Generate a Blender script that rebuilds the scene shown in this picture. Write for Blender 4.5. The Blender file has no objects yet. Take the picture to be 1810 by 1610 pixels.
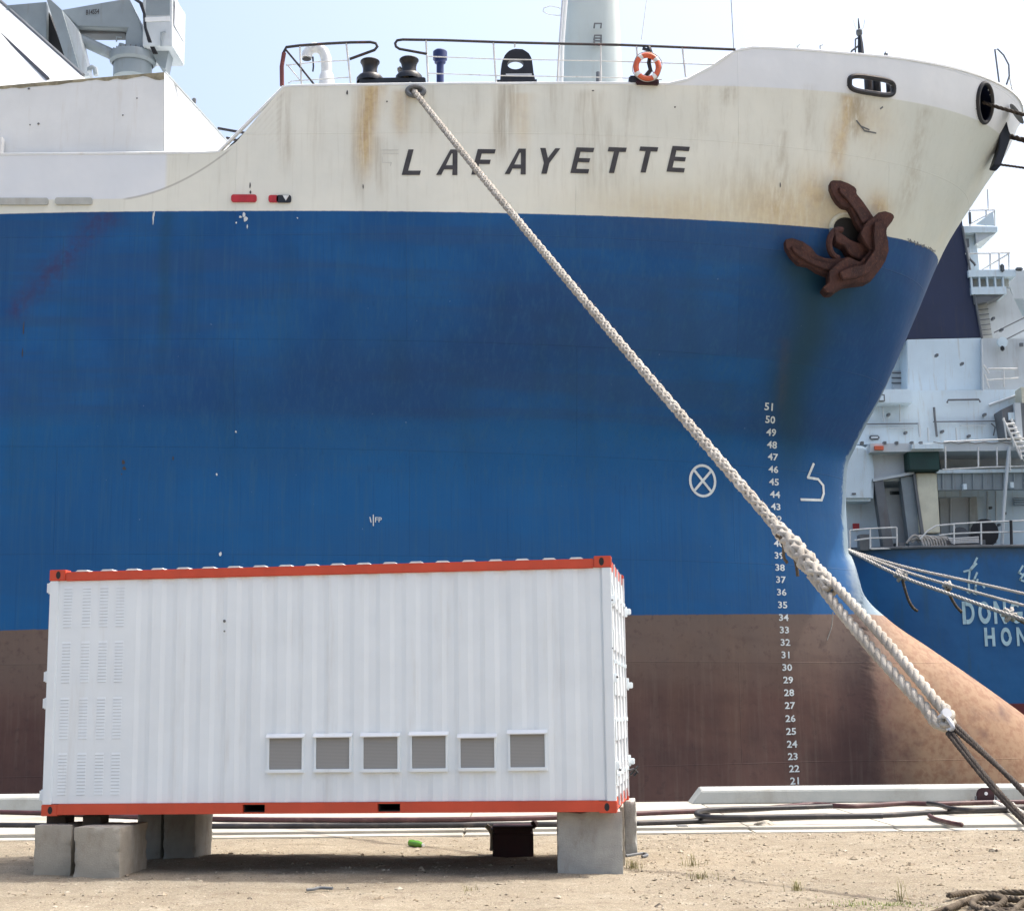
import bpy, bmesh, math, random
import numpy as np
from mathutils import Vector, Matrix, noise
random.seed(7)
rng = np.random.default_rng(7)
sc = bpy.context.scene
col = sc.collection
R = math.radians

# ------------------------------------------------------------------ camera, sky, sun, exposure
FOC = 2728.0                      # focal length in photograph pixels (photograph 1810 x 1610)
PITCH, ROLL, EYE = R(9.5), R(0.6), 1.6
cp_, sp_, cr_, sr_ = math.cos(PITCH), math.sin(PITCH), math.cos(ROLL), math.sin(ROLL)
c_f = Vector((0, cp_, sp_)); _u0 = Vector((0, -sp_, cp_)); _r0 = Vector((1, 0, 0))
c_r = cr_ * _r0 - sr_ * _u0
c_u = sr_ * _r0 + cr_ * _u0
cam_d = bpy.data.cameras.new('camera'); cam = bpy.data.objects.new('camera', cam_d); col.objects.link(cam)
cam.matrix_world = Matrix(((c_r.x, c_u.x, -c_f.x, 0), (c_r.y, c_u.y, -c_f.y, 0), (c_r.z, c_u.z, -c_f.z, EYE), (0, 0, 0, 1)))
cam_d.sensor_fit = 'HORIZONTAL'; cam_d.sensor_width = 36.0; cam_d.lens = 36.0 * FOC / 1810.0
cam_d.clip_start = 0.1; cam_d.clip_end = 6000
sc.camera = cam

SUN_EL, SUN_AZ = R(62.5), R(72.0)          # azimuth from +Y towards +X
w = bpy.data.worlds.new('World'); sc.world = w; w.use_nodes = True
nt = w.node_tree; nt.nodes.clear()
sky = nt.nodes.new('ShaderNodeTexSky'); sky.sky_type = 'NISHITA'; sky.sun_disc = False
sky.sun_elevation = SUN_EL; sky.sun_rotation = SUN_AZ
sky.altitude = 0; sky.air_density = 1.15; sky.dust_density = 7.0; sky.ozone_density = 1.0
bg = nt.nodes.new('ShaderNodeBackground'); bg.inputs[1].default_value = 0.15
wo = nt.nodes.new('ShaderNodeOutputWorld')
nt.links.new(sky.outputs[0], bg.inputs[0]); nt.links.new(bg.outputs[0], wo.inputs[0])
sl = bpy.data.lights.new('sun', 'SUN'); sl.energy = 2.05; sl.angle = R(0.6); sl.color = (1.0, 0.965, 0.90)
so = bpy.data.objects.new('sun', sl); col.objects.link(so)
to_sun = Vector((math.cos(SUN_EL) * math.sin(SUN_AZ), math.cos(SUN_EL) * math.cos(SUN_AZ), math.sin(SUN_EL)))
so.rotation_euler = to_sun.to_track_quat('Z', 'Y').to_euler()
so.location = (20, 20, 40)
sc.view_settings.view_transform = 'Standard'; sc.view_settings.look = 'None'
sc.view_settings.exposure = 1.12; sc.view_settings.gamma = 1.0
sc.view_settings.use_curve_mapping = False

# ------------------------------------------------------------------ helpers
def ray(px, py):
    return c_f + c_r * ((px - 905.0) / FOC) - c_u * ((py - 805.0) / FOC)
def at(px, py, Y):
    d = ray(px, py); return Vector((0, 0, EYE)) + d * (Y / d.y)
def gnd(px, py, z=0.0):
    d = ray(px, py); return Vector((0, 0, EYE)) + d * ((z - EYE) / d.z)

WORLD = {}
def empty(name, loc=(0, 0, 0), rot=(0, 0, 0)):
    o = bpy.data.objects.new(name, None); col.objects.link(o)
    o.location = loc; o.rotation_euler = rot; o.empty_display_size = 0.2
    from mathutils import Euler
    WORLD[o] = Matrix.Translation(Vector(loc)) @ Euler(rot).to_matrix().to_4x4()
    return o
def par(o, p, keep=True):
    o.parent = p
    if keep and p in WORLD:
        o.matrix_parent_inverse = WORLD[p].inverted()
def tag(o, label=None, cat=None, group=None, kind=None):
    if label: o['label'] = label
    if cat: o['category'] = cat
    if group: o['group'] = group
    if kind: o['kind'] = kind
    return o

class MB:
    def __init__(s): s.v = []; s.f = []
    def add(s, verts, faces):
        n = len(s.v); s.v += [tuple(q) for q in verts]; s.f += [tuple(i + n for i in f) for f in faces]; return s
    def box(s, x0, x1, y0, y1, z0, z1):
        return s.add([(x0,y0,z0),(x1,y0,z0),(x1,y1,z0),(x0,y1,z0),(x0,y0,z1),(x1,y0,z1),(x1,y1,z1),(x0,y1,z1)],
                     [(0,3,2,1),(4,5,6,7),(0,1,5,4),(1,2,6,5),(2,3,7,6),(3,0,4,7)])
    def pbox(s, px0, py0, px1, py1, Y0, Y1):          # front face given by two picture corners at distance Y0
        a = at(px0, (py0 + py1) / 2, Y0); b = at(px1, (py0 + py1) / 2, Y0)
        t = at((px0 + px1) / 2, py0, Y0).z; u = at((px0 + px1) / 2, py1, Y0).z
        return s.box(a.x, b.x, Y0, Y1, u, t)
    def prism(s, poly, d):                             # poly: 3D outline, extruded by vector d
        n = len(poly); P = [Vector(q) for q in poly]; d = Vector(d)
        vs = P + [q + d for q in P]
        fs = [tuple(range(n)), tuple(range(2 * n - 1, n - 1, -1))]
        for i in range(n): j = (i + 1) % n; fs.append((i, i + n, j + n, j))
        return s.add(vs, fs)
    def tube(s, pts, r, n=8, closed=False, caps=True):
        P = [Vector(q) for q in pts]; m = len(P)
        if m < 2: return s
        rs = r if isinstance(r, (list, tuple)) else [r] * m
        tang = []
        for i in range(m):
            a = P[(i - 1) % m] if (closed or i > 0) else P[i]
            b = P[(i + 1) % m] if (closed or i < m - 1) else P[i]
            t = b - a; tang.append(t.normalized() if t.length > 1e-9 else Vector((0, 0, 1)))
        ref = Vector((0, 0, 1)) if abs(tang[0].z) < 0.9 else Vector((1, 0, 0))
        nrm = (ref - tang[0] * ref.dot(tang[0])).normalized()
        vs = []
        for i in range(m):
            nrm = nrm - tang[i] * nrm.dot(tang[i])
            nrm = nrm.normalized() if nrm.length > 1e-6 else Vector((1, 0, 0))
            bn = tang[i].cross(nrm)
            for k in range(n):
                a = 2 * math.pi * k / n
                vs.append(P[i] + (nrm * math.cos(a) + bn * math.sin(a)) * rs[i])
        fs = []
        for i in range(m if closed else m - 1):
            j = (i + 1) % m
            for k in range(n):
                l = (k + 1) % n
                fs.append((i * n + k, i * n + l, j * n + l, j * n + k))
        if caps and not closed:
            fs.append(tuple(range(n - 1, -1, -1))); fs.append(tuple((m - 1) * n + k for k in range(n)))
        return s.add(vs, fs)
    def loft(s, pts, wid, thk, side, n=10):            # rounded bar: wid across 'side' direction, thk the other way
        P = [Vector(q) for q in pts]; m = len(P); side = Vector(side).normalized(); vs = []
        for i in range(m):
            t = (P[min(i + 1, m - 1)] - P[max(i - 1, 0)]).normalized()
            a = t.cross(side).normalized(); b = a.cross(t).normalized()
            for k in range(n):
                q = 2 * math.pi * k / n; c, si = math.cos(q), math.sin(q)
                c = math.copysign(abs(c) ** 0.6, c); si = math.copysign(abs(si) ** 0.6, si)
                vs.append(P[i] + a * c * wid[i] + b * si * thk[i])
        fs = []
        for i in range(m - 1):
            for k in range(n):
                l = (k + 1) % n; fs.append((i * n + k, i * n + l, (i + 1) * n + l, (i + 1) * n + k))
        fs.append(tuple(range(n - 1, -1, -1))); fs.append(tuple((m - 1) * n + k for k in range(n)))
        return s.add(vs, fs)
    def lathe(s, prof, c, axis=(0, 0, 1), n=24, caps=True):   # prof: (radius, along axis)
        ax = Vector(axis).normalized(); ref = Vector((1, 0, 0)) if abs(ax.x) < 0.9 else Vector((0, 1, 0))
        a = (ref - ax * ref.dot(ax)).normalized(); b = ax.cross(a); c = Vector(c); vs = []
        for r, h in prof:
            for k in range(n):
                q = 2 * math.pi * k / n; vs.append(c + ax * h + (a * math.cos(q) + b * math.sin(q)) * r)
        fs = []
        for i in range(len(prof) - 1):
            for k in range(n):
                l = (k + 1) % n; fs.append((i * n + k, i * n + l, (i + 1) * n + l, (i + 1) * n + k))
        if caps: fs.append(tuple(range(n - 1, -1, -1))); fs.append(tuple((len(prof) - 1) * n + k for k in range(n)))
        return s.add(vs, fs)
    def build(s, name, mat, parent=None, smooth=False, bevel=0, keep=True, angle=40):
        me = bpy.data.meshes.new(name); me.from_pydata(s.v, [], s.f); me.update()
        if bevel or True:
            bm = bmesh.new(); bm.from_mesh(me)
            bmesh.ops.recalc_face_normals(bm, faces=bm.faces)
            if bevel:
                bmesh.ops.bevel(bm, geom=[e for e in bm.edges if len(e.link_faces) == 2 and e.calc_face_angle(0) > 0.5],
                                offset=bevel, segments=2, affect='EDGES', clamp_overlap=True)
            bm.to_mesh(me); bm.free()
        if smooth:
            me.shade_smooth()
            try: me.set_sharp_from_angle(angle=R(angle))
            except Exception: pass
        if mat: me.materials.append(mat)
        o = bpy.data.objects.new(name, me); col.objects.link(o)
        if parent: par(o, parent, keep)
        return o

# ------------------------------------------------------------------ materials
class NT:
    def __init__(s, name):
        s.m = bpy.data.materials.new(name); s.m.use_nodes = True
        s.t = s.m.node_tree; s.b = s.t.nodes['Principled BSDF']
        s.co = s.t.nodes.new('ShaderNodeTexCoord').outputs['Object']
    def n(s, typ): return s.t.nodes.new(typ)
    def l(s, a, b): s.t.links.new(a, b)
    def put(s, sock, v):
        if isinstance(v, bpy.types.NodeSocket): s.l(v, sock)
        elif isinstance(v, (tuple, list)):
            sock.default_value = tuple(v) + ((1,) if len(v) == 3 and len(sock.default_value) == 4 else ())
        else: sock.default_value = v
    def math(s, op, a, b=0.0, clamp=False):
        n = s.n('ShaderNodeMath'); n.operation = op; n.use_clamp = clamp
        s.put(n.inputs[0], a); s.put(n.inputs[1], b); return n.outputs[0]
    def step(s, v, lo, hi):                            # 0 below lo, 1 above hi
        n = s.n('ShaderNodeMapRange'); n.interpolation_type = 'SMOOTHSTEP'
        s.put(n.inputs['Value'], v); s.put(n.inputs['From Min'], lo); s.put(n.inputs['From Max'], hi); return n.outputs[0]
    def mix(s, f, a, b, mode='MIX'):
        n = s.n('ShaderNodeMix'); n.data_type = 'RGBA'; n.blend_type = mode
        s.put(n.inputs[0], f); s.put(n.inputs[6], a); s.put(n.inputs[7], b); return n.outputs[2]
    def map(s, scale=(1, 1, 1), loc=(0, 0, 0), rot=(0, 0, 0), src=None):
        n = s.n('ShaderNodeMapping'); s.l(src or s.co, n.inputs[0])
        n.inputs['Scale'].default_value = scale; n.inputs['Location'].default_value = loc; n.inputs['Rotation'].default_value = rot
        return n.outputs[0]
    def noise(s, scale, detail=4, rough=0.55, vec=None, dist=0.0):
        n = s.n('ShaderNodeTexNoise'); s.l(vec or s.co, n.inputs['Vector'])
        n.inputs['Scale'].default_value = scale; n.inputs['Detail'].default_value = detail
        n.inputs['Roughness'].default_value = rough; n.inputs['Distortion'].default_value = dist
        return n.outputs[0]
    def xyz(s):
        n = s.n('ShaderNodeSeparateXYZ'); s.l(s.co, n.inputs[0]); return n.outputs
    def bump(s, h, strength=0.3, dist=0.01):
        n = s.n('ShaderNodeBump'); n.inputs['Strength'].default_value = strength; n.inputs['Distance'].default_value = dist
        s.put(n.inputs['Height'], h); s.l(n.outputs[0], s.b.inputs['Normal'])
    def fin(s, color, rough=0.5, metal=0.0, spec=0.5):
        s.put(s.b.inputs['Base Color'], color); s.put(s.b.inputs['Roughness'], rough)
        s.put(s.b.inputs['Metallic'], metal); s.b.inputs['Specular IOR Level'].default_value = spec
        return s.m

def paint(name, c, var=0.12, rough=0.45, scale=1.5, dirt=None, dirt_amt=0.35, streak=True, bump=0.05, fine=25):
    t = NT(name)
    n1 = t.noise(scale, 5, 0.6)
    k = t.step(n1, 0.3, 0.7)
    a = tuple(x * (1 - var) for x in c); b = tuple(min(x * (1 + var), 0.9) for x in c)
    cc = t.mix(k, a, b)
    if dirt:
        v = t.map((6, 6, 0.6) if streak else (3, 3, 3))
        d = t.step(t.noise(1.0, 6, 0.65, v), 0.52, 0.78)
        cc = t.mix(t.math('MULTIPLY', d, dirt_amt), cc, dirt)
    rr = t.math('MULTIPLY_ADD', n1, 0.2); t.t.nodes[-1].inputs[2].default_value = rough - 0.1
    if bump: t.bump(t.noise(fine, 4, 0.6), bump, 0.02)
    return t.fin(cc, rr)

M = {}
M['white'] = paint('white_paint', (0.72, 0.74, 0.74), 0.05, 0.45, 0.8, (0.45, 0.36, 0.24), 0.25)
M['cwhite'] = paint('container_white', (0.755, 0.815, 0.85), 0.03, 0.42, 1.2, (0.52, 0.50, 0.46), 0.30, bump=0.03)
M['orange'] = paint('container_orange', (0.56, 0.068, 0.028), 0.08, 0.45, 2.0, (0.28, 0.06, 0.03), 0.3)
M['louvre'] = paint('louvre_gap', (0.60, 0.65, 0.68), 0.15, 0.6, 3)
M['dark'] = paint('dark_gap', (0.02, 0.02, 0.022), 0.2, 0.8)
M['black'] = paint('black_paint', (0.012, 0.013, 0.018), 0.3, 0.42, 3, (0.10, 0.06, 0.04), 0.5)
M['rubber'] = paint('hose_rubber', (0.02, 0.019, 0.021), 0.3, 0.5, 6, (0.16, 0.12, 0.09), 0.6, streak=False)
M['redhose'] = paint('red_hose', (0.065, 0.022, 0.024), 0.3, 0.55, 6, (0.14, 0.10, 0.08), 0.6, streak=False)
M['navy'] = paint('navy_paint', (0.010, 0.019, 0.060), 0.15, 0.5, 0.5, (0.06, 0.05, 0.05), 0.4)
M['bluepost'] = paint('blue_post', (0.015, 0.03, 0.13), 0.15, 0.45)
M['grey'] = paint('crane_grey', (0.23, 0.27, 0.29), 0.08, 0.45, 1.2, (0.14, 0.10, 0.07), 0.4)
M['lgrey'] = paint('light_grey', (0.50, 0.54, 0.56), 0.06, 0.45, 1.2, (0.25, 0.20, 0.15), 0.3)
M['dgrey'] = paint('dark_grey', (0.12, 0.13, 0.14), 0.15, 0.5, 2, (0.12, 0.08, 0.06), 0.5)
M['mast'] = paint('mast_paint', (0.48, 0.54, 0.53), 0.05, 0.5, 0.6, (0.36, 0.33, 0.28), 0.3)
M['rail'] = paint('rail_white', (0.66, 0.66, 0.64), 0.08, 0.45, 5, (0.20, 0.13, 0.08), 0.5)
M['railred'] = paint('rail_red', (0.16, 0.035, 0.03), 0.2, 0.5, 3, (0.03, 0.03, 0.035), 0.7)
M['raildark'] = paint('rail_dark', (0.025, 0.022, 0.026), 0.3, 0.5, 3, (0.18, 0.05, 0.04), 0.6)
M['green'] = paint('green_canvas', (0.012, 0.045, 0.04), 0.2, 0.7)
M['white2'] = paint('superstructure_white', (0.62, 0.73, 0.79), 0.06, 0.45, 0.5, (0.40, 0.33, 0.23), 0.5)
M['cream'] = paint('cream_paint', (0.62, 0.60, 0.47), 0.08, 0.5, 2, (0.3, 0.2, 0.1), 0.3)
M['lifering'] = paint('lifebuoy_orange', (0.62, 0.12, 0.05), 0.1, 0.5, 4)
M['red'] = paint('red_paint', (0.42, 0.02, 0.03), 0.15, 0.5, 4)
M['text_dark'] = paint('dark_lettering', (0.045, 0.042, 0.045), 0.25, 0.55, 4)
M['text_white'] = paint('white_lettering', (0.62, 0.66, 0.66), 0.10, 0.5, 3, (0.25, 0.30, 0.33), 0.45)
M['text_ship'] = paint('pale_blue_lettering', (0.45, 0.62, 0.66), 0.12, 0.5, 3, (0.10, 0.25, 0.36), 0.5)
M['ghost'] = paint('faded_weld', (0.53, 0.53, 0.49), 0.08, 0.5)
M['glass'] = paint('window_glass', (0.03, 0.04, 0.045), 0.2, 0.12, bump=0)
M['bottle'] = paint('green_bottle', (0.12, 0.34, 0.03), 0.2, 0.25)
M['maroon'] = paint('maroon_iron', (0.034, 0.008, 0.012), 0.25, 0.6, 5, (0.06, 0.03, 0.02), 0.5)
M['yellow'] = paint('peeled_primer', (0.27, 0.24, 0.16), 0.3, 0.7, 6, (0.20, 0.165, 0.13), 0.8)
M['timber'] = paint('dark_timber', (0.05, 0.038, 0.028), 0.3, 0.8, 8)
M['galv'] = paint('galvanised_steel', (0.55, 0.57, 0.60), 0.08, 0.35, 4)
M['primer'] = paint('grey_plate', (0.42, 0.43, 0.40), 0.1, 0.6, 3, (0.30, 0.24, 0.16), 0.4)

def rust_mat(name, a, b, c):
    t = NT(name)
    n1 = t.noise(3, 6, 0.65); n2 = t.noise(14, 5, 0.7)
    cc = t.mix(t.step(n1, 0.35, 0.65), a, b)
    cc = t.mix(t.step(n2, 0.5, 0.75), cc, c)
    t.bump(t.math('ADD', n1, t.math('MULTIPLY', n2, 1.2)), 0.5, 0.02)
    return t.fin(cc, 0.8, 0.0, 0.3)
M['anchor'] = rust_mat('rusty_iron', (0.040, 0.020, 0.020), (0.075, 0.034, 0.030), (0.13, 0.055, 0.036))
M['wire'] = rust_mat('greasy_wire', (0.028, 0.021, 0.017), (0.06, 0.047, 0.038), (0.10, 0.08, 0.06))

def rope_mat(name, a, b, dirt):
    t = NT(name); n0 = t.noise(1.3, 4, 0.6)
    n1 = t.noise(5, 5, 0.6); n2 = t.noise(60, 4, 0.7)
    cc = t.mix(t.step(n1, 0.35, 0.7), a, b)
    cc = t.mix(t.math('MULTIPLY', t.step(n2, 0.5, 0.72), 0.5), cc, dirt)
    cc = t.mix(t.math('MULTIPLY', t.step(n0, 0.45, 0.7), 0.55), cc, tuple((x + y) / 2 for x, y in zip(a, dirt)))
    t.bump(n2, 0.7, 0.01)
    return t.fin(cc, 0.9, 0.0, 0.15)
M['rope'] = rope_mat('hawser_fibre', (0.38, 0.35, 0.305), (0.50, 0.47, 0.415), (0.18, 0.155, 0.125))
M['rope_old'] = rope_mat('old_rope_fibre', (0.10, 0.08, 0.06), (0.17, 0.14, 0.105), (0.05, 0.04, 0.03))
M['rope_grey'] = rope_mat('grey_rope_fibre', (0.42, 0.40, 0.36), (0.58, 0.56, 0.52), (0.25, 0.22, 0.20))

def concrete_mat(name, a, b, stain, sc_=2.0, bmp=0.4, stain_amt=0.6):
    t = NT(name)
    n1 = t.noise(sc_, 6, 0.62); n2 = t.noise(sc_ * 18, 5, 0.7)
    v = t.n('ShaderNodeTexVoronoi'); t.l(t.co, v.inputs['Vector']); v.inputs['Scale'].default_value = 22
    pit = t.step(v.outputs[0], 0.02, 0.12)
    cc = t.mix(t.step(n1, 0.3, 0.7), a, b)
    cc = t.mix(t.math('MULTIPLY', t.step(t.noise(sc_ * 0.7, 7, 0.7, t.map((1, 1, 0.5), (3, 1, 2))), 0.5, 0.72), stain_amt), cc, stain)
    cc = t.mix(t.math('MULTIPLY', n2, 0.25), cc, tuple(x * 0.55 for x in a))
    t.bump(t.math('ADD', n2, t.math('MULTIPLY', pit, 0.35)), bmp, 0.012)
    return t.fin(cc, 0.88, 0, 0.25)
M['block'] = concrete_mat('concrete_block', (0.33, 0.33, 0.31), (0.44, 0.44, 0.41), (0.22, 0.19, 0.15), 3.2, 0.55, 0.8)
M['blockb'] = concrete_mat('sandy_concrete_block', (0.37, 0.34, 0.28), (0.46, 0.42, 0.35), (0.26, 0.21, 0.15), 3.2, 0.55, 0.7)
M['quay'] = concrete_mat('quay_concrete', (0.39, 0.375, 0.33), (0.46, 0.44, 0.385), (0.30, 0.26, 0.20), 0.8, 0.25, 0.7)
M['kerb'] = concrete_mat('kerb_concrete', (0.38, 0.40, 0.385), (0.46, 0.475, 0.45), (0.27, 0.25, 0.20), 1.2, 0.25)

def sand_mat():
    t = NT('sandy_ground')
    n1 = t.noise(0.5, 5, 0.6); n2 = t.noise(3.5, 6, 0.7); n3 = t.noise(38, 4, 0.75)
    cc = t.mix(t.step(n1, 0.35, 0.65), (0.285, 0.246, 0.182), (0.34, 0.296, 0.222))
    cc = t.mix(t.math('MULTIPLY', t.step(n2, 0.46, 0.68), 0.65), cc, (0.22, 0.18, 0.135))
    cc = t.mix(t.math('MULTIPLY', t.step(t.noise(1.7, 7, 0.75, t.map((1, 1, 1), (9, 4, 0))), 0.5, 0.68), 0.75), cc, (0.40, 0.36, 0.28))
    cc = t.mix(t.math('MULTIPLY', t.step(n3, 0.48, 0.62), 0.6), cc, (0.17, 0.135, 0.10))
    cc = t.mix(t.math('MULTIPLY', t.step(t.noise(70, 3, 0.6), 0.58, 0.68), 0.8), cc, (0.60, 0.55, 0.47))
    cc = t.mix(t.math('MULTIPLY', t.step(t.noise(13, 5, 0.7), 0.58, 0.69), 0.6), cc, (0.15, 0.125, 0.095))
    rut = t.noise(1.0, 5, 0.65, t.map((0.35, 2.2, 1), (2, 3, 0), (0, 0, 0.12)))
    cc = t.mix(t.math('MULTIPLY', t.step(rut, 0.54, 0.70), 0.5), cc, (0.20, 0.165, 0.115))
    n2 = t.math('ADD', n2, t.math('MULTIPLY', rut, 0.8))
    t.bump(t.math('ADD', t.math('MULTIPLY', n2, 1.0), n3), 0.9, 0.03)
    return t.fin(cc, 0.95, 0, 0.1)
M['sand'] = sand_mat()
def stone_mat():
    t = NT('pebbles'); 
    cc = t.mix(t.step(t.noise(4, 2), 0.3, 0.7), (0.24, 0.19, 0.13), (0.45, 0.40, 0.32))
    cc = t.mix(t.step(t.noise(9, 2), 0.58, 0.66), cc, (0.10, 0.085, 0.07))
    return t.fin(cc, 0.9, 0, 0.2)
M['stone'] = stone_mat()
M['grass'] = paint('dry_grass', (0.27, 0.24, 0.11), 0.35, 0.8, 3, bump=0)
M['grassg'] = paint('green_grass', (0.20, 0.25, 0.07), 0.3, 0.8, 3, bump=0)
def water_mat():
    t = NT('harbour_water')
    t.bump(t.noise(1.2, 4, 0.6, t.map((1, 0.5, 1))), 0.35, 0.1)
    return t.fin((0.02, 0.045, 0.045), 0.08)
M['water'] = water_mat()

# ------------------------------------------------------------------ hull shape of the near ship
YC, BEAM = 40.0, 7.0                                    # centreline distance, half breadth
class Pchip:
    def __init__(s, x, y):
        s.x = np.array(x, float); s.y = np.array(y, float); h = np.diff(s.x); d = np.diff(s.y) / h
        m = np.zeros(len(x)); m[0] = d[0]; m[-1] = d[-1]
        for i in range(1, len(x) - 1):
            if d[i - 1] * d[i] > 0:
                w1 = 2 * h[i] + h[i - 1]; w2 = h[i] + 2 * h[i - 1]
                m[i] = (w1 + w2) / (w1 / d[i - 1] + w2 / d[i])
        s.m = m
    def __call__(s, q):
        q = np.clip(np.asarray(q, float), s.x[0], s.x[-1])
        i = np.clip(np.searchsorted(s.x, q) - 1, 0, len(s.x) - 2)
        h = s.x[i + 1] - s.x[i]; t = (q - s.x[i]) / h
        return (s.y[i] * (2*t**3 - 3*t**2 + 1) + h * s.m[i] * (t**3 - 2*t**2 + t) + s.y[i+1] * (-2*t**3 + 3*t**2) + h * s.m[i+1] * (t**3 - t**2))
STEM = [(-6, 12.5), (-4, 14.6), (-2.5, 15.3), (-1, 15.2), (0.3, 14.3), (1.416, 13.0), (2.36, 11.76), (3.16, 10.65), (3.97, 9.55), (4.71, 8.92),
        (5.6, 8.70), (6.78, 8.69), (7.83, 8.76), (8.42, 9.02), (9.94, 9.83), (11.47, 10.52), (13.56, 11.5), (15.2, 12.6), (16.3, 13.35), (18.3, 14.1), (20, 14.6)]
Xstem = Pchip([a for a, b in STEM], [b for a, b in STEM])
_up = [(a, b) for a, b in STEM if a >= 5.6]
Xmain = Pchip([-6] + [a for a, b in _up], [8.4] + [b for a, b in _up])
_lo = [(b, a) for a, b in STEM if -1 <= a <= 5.6][::-1]
Ztopb = Pchip([8.70 - 1e-3] + [b for b, a in _lo[1:]], [5.6] + [a for b, a in _lo[1:]])
def sstep(x, a, b):
    t = np.clip((x - a) / (b - a), 0, 1); return t * t * (3 - 2 * t)
def half_breadth(X, z):
    X = np.asarray(X, float); z = np.asarray(z, float)
    k = sstep(z, 6.5, 13.0)
    p = 1.78 + 0.62 * k; L = 22 - 6 * k
    s = np.maximum(Xmain(z) - X, 0)
    t = np.clip(s / L, 0, 1)
    main = BEAM * np.power(np.maximum(1 - np.power(1 - t, p), 0), 1 / p)
    zt = Ztopb(X); zb = -7.0
    zc = (zt + zb) / 2; hh = (zt - zb) / 2
    W = 2.3 * np.sqrt(np.clip(1 - ((np.maximum(X, 9.0) - 9.0) / 6.6) ** 2, 0, 1)) 
    e = np.clip(1 - (np.abs(z - zc) / hh) ** 2.2, 0, 1)
    bulb = W * np.sqrt(e) * np.where(X < 8.7, np.clip(1 - (8.7 - X) / 6, 0, 1), 1)
    return np.power(main ** 3 + bulb ** 3, 1 / 3)
def hull_y(X, z): return YC - float(half_breadth(X, z))
def on_hull(px, py, off=0.0):
    Y = 34.0
    for _ in range(40):
        p = at(px, py, Y); Y = 0.5 * Y + 0.5 * hull_y(p.x, p.z)
    p = at(px, py, Y - off); return p

_tp = [(-300, 276), (380, 270), (403, 264), (425, 245), (447, 220), (468, 191), (486, 166), (499, 153.5), (512, 152), (900, 148), (1185, 149), (1215, 141), (1250, 124),
       (1285, 99), (1308, 85), (1330, 84), (1400, 87), (1500, 95), (1580, 102), (1640, 111), (1700, 124), (1750, 141)]
_tpw = [on_hull(a, b) for a, b in _tp]
for a, b in zip(_tp, _tpw): pass
_zx = [p.x for p in _tpw]; _zz = [p.z for p in _tpw]
def ztop(X): return np.interp(X, _zx + [15.5], _zz + [_zz[-1] + 0.12])

# ------------------------------------------------------------------ near ship: hull
ship = empty('moored_ship', (0, 33, 0))
tag(ship, 'long blue ship with cream upper bow and brown bottom moored behind the white container', 'ship')

colS = list(3.0 * (np.linspace(0, 1, 44) ** 2)) + list(np.arange(3.1, 27.0, 0.12)) + list(np.arange(27.5, 62, 1.5))
colS = np.array(colS)
zlow = np.concatenate([np.arange(-4, 0, 0.4), np.arange(0, 12.0, 0.11)])
NV = 58
rowsX, rowsZ = [], []
for z in zlow:
    rowsX.append(float(Xstem(z)) - colS); rowsZ.append(np.full(len(colS), z))
for v in np.linspace(0, 1, NV):
    X = float(Xstem(15.0)) - colS
    for _ in range(12):
        Z = 12.0 + v * (ztop(X) - 12.0); X = Xstem(Z) - colS
    rowsX.append(X); rowsZ.append(Z)
GX = np.array(rowsX); GZ = np.array(rowsZ); GB = half_breadth(GX, GZ); GB[:, 0] = 0
nr, nc = GX.shape

# curves of the paint boundaries, taken as height over length along the ship
def curve_fit(pts, deg):
    q = [on_hull(a, b) for a, b in pts]
    return np.polyfit([p.x for p in q], [p.z for p in q], deg)
c_paint = curve_fit([(0, 379), (250, 374), (450, 371), (700, 374), (950, 381), (1200, 388), (1350, 394), (1470, 402), (1560, 418), (1640, 440)], 3)
c_boot = curve_fit([(0, 1113), (1110, 1091), (1300, 1087), (1400, 1085), (1480, 1082)], 1)
c_band = curve_fit([(1190, 151), (1310, 153), (1430, 160), (1540, 170), (1640, 186), (1700, 203)], 2)
print('paint', c_paint, 'boot', c_boot, 'band', c_band)

# wear masks kept with the hull: rust, grey dirt plus painted anchor shade, scrapes
WR = np.zeros((nr, nc)); WG = np.zeros((nr, nc)); WM = np.zeros((nr, nc))
def streak(A, px, py0, py1, w0, w1, amt, drift=0):
    a = on_hull(px, py0); b = on_hull(px + drift, py1); m = 78.0
    t = (a.z - GZ) / max(a.z - b.z, 1e-3)
    xc = a.x + (b.x - a.x) * t; wd = np.maximum((w0 + (w1 - w0) * np.clip(t, 0, 1)) / m, 0.14)
    wob = 0.25 * wd * np.sin(GZ * 2.1 + px)
    val = amt * np.exp(-((GX - xc + wob) / wd) ** 2) * sstep(t, -0.02, 0.03) * (1 - sstep(t, 0.55, 1.0))
    np.maximum(A, val, out=A)
def blot(A, px, py, rx, ry, amt):
    a = on_hull(px, py); m = 78.0
    val = amt * np.exp(-((GX - a.x) / (rx / m)) ** 2 - ((GZ - a.z) / (ry / m)) ** 2)
    np.maximum(A, val, out=A)
streak(WR, 656, 150, 345, 22, 10, 0.85, -14); streak(WG, 645, 152, 380, 20, 12, 0.7, -10)
streak(WR, 712, 158, 260, 20, 10, 0.55); streak(WG, 895, 148, 310, 20, 14, 0.75, -8); streak(WR, 925, 165, 290, 20, 8, 0.35)
streak(WG, 1290, 150, 190, 8, 6, 0.6); streak(WG, 1050, 160, 380, 30, 60, 0.35)
streak(WR, 1500, 168, 340, 13, 5, 0.7, -30); streak(WG, 1520, 168, 260, 26, 8, 0.9, -14)
streak(WR, 1484, 318, 404, 20, 30, 0.6, 18); blot(WR, 1480, 325, 14, 12, 0.95); blot(WR, 1495, 400, 26, 14, 0.95); blot(WR, 1555, 365, 24, 22, 0.75)
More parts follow.
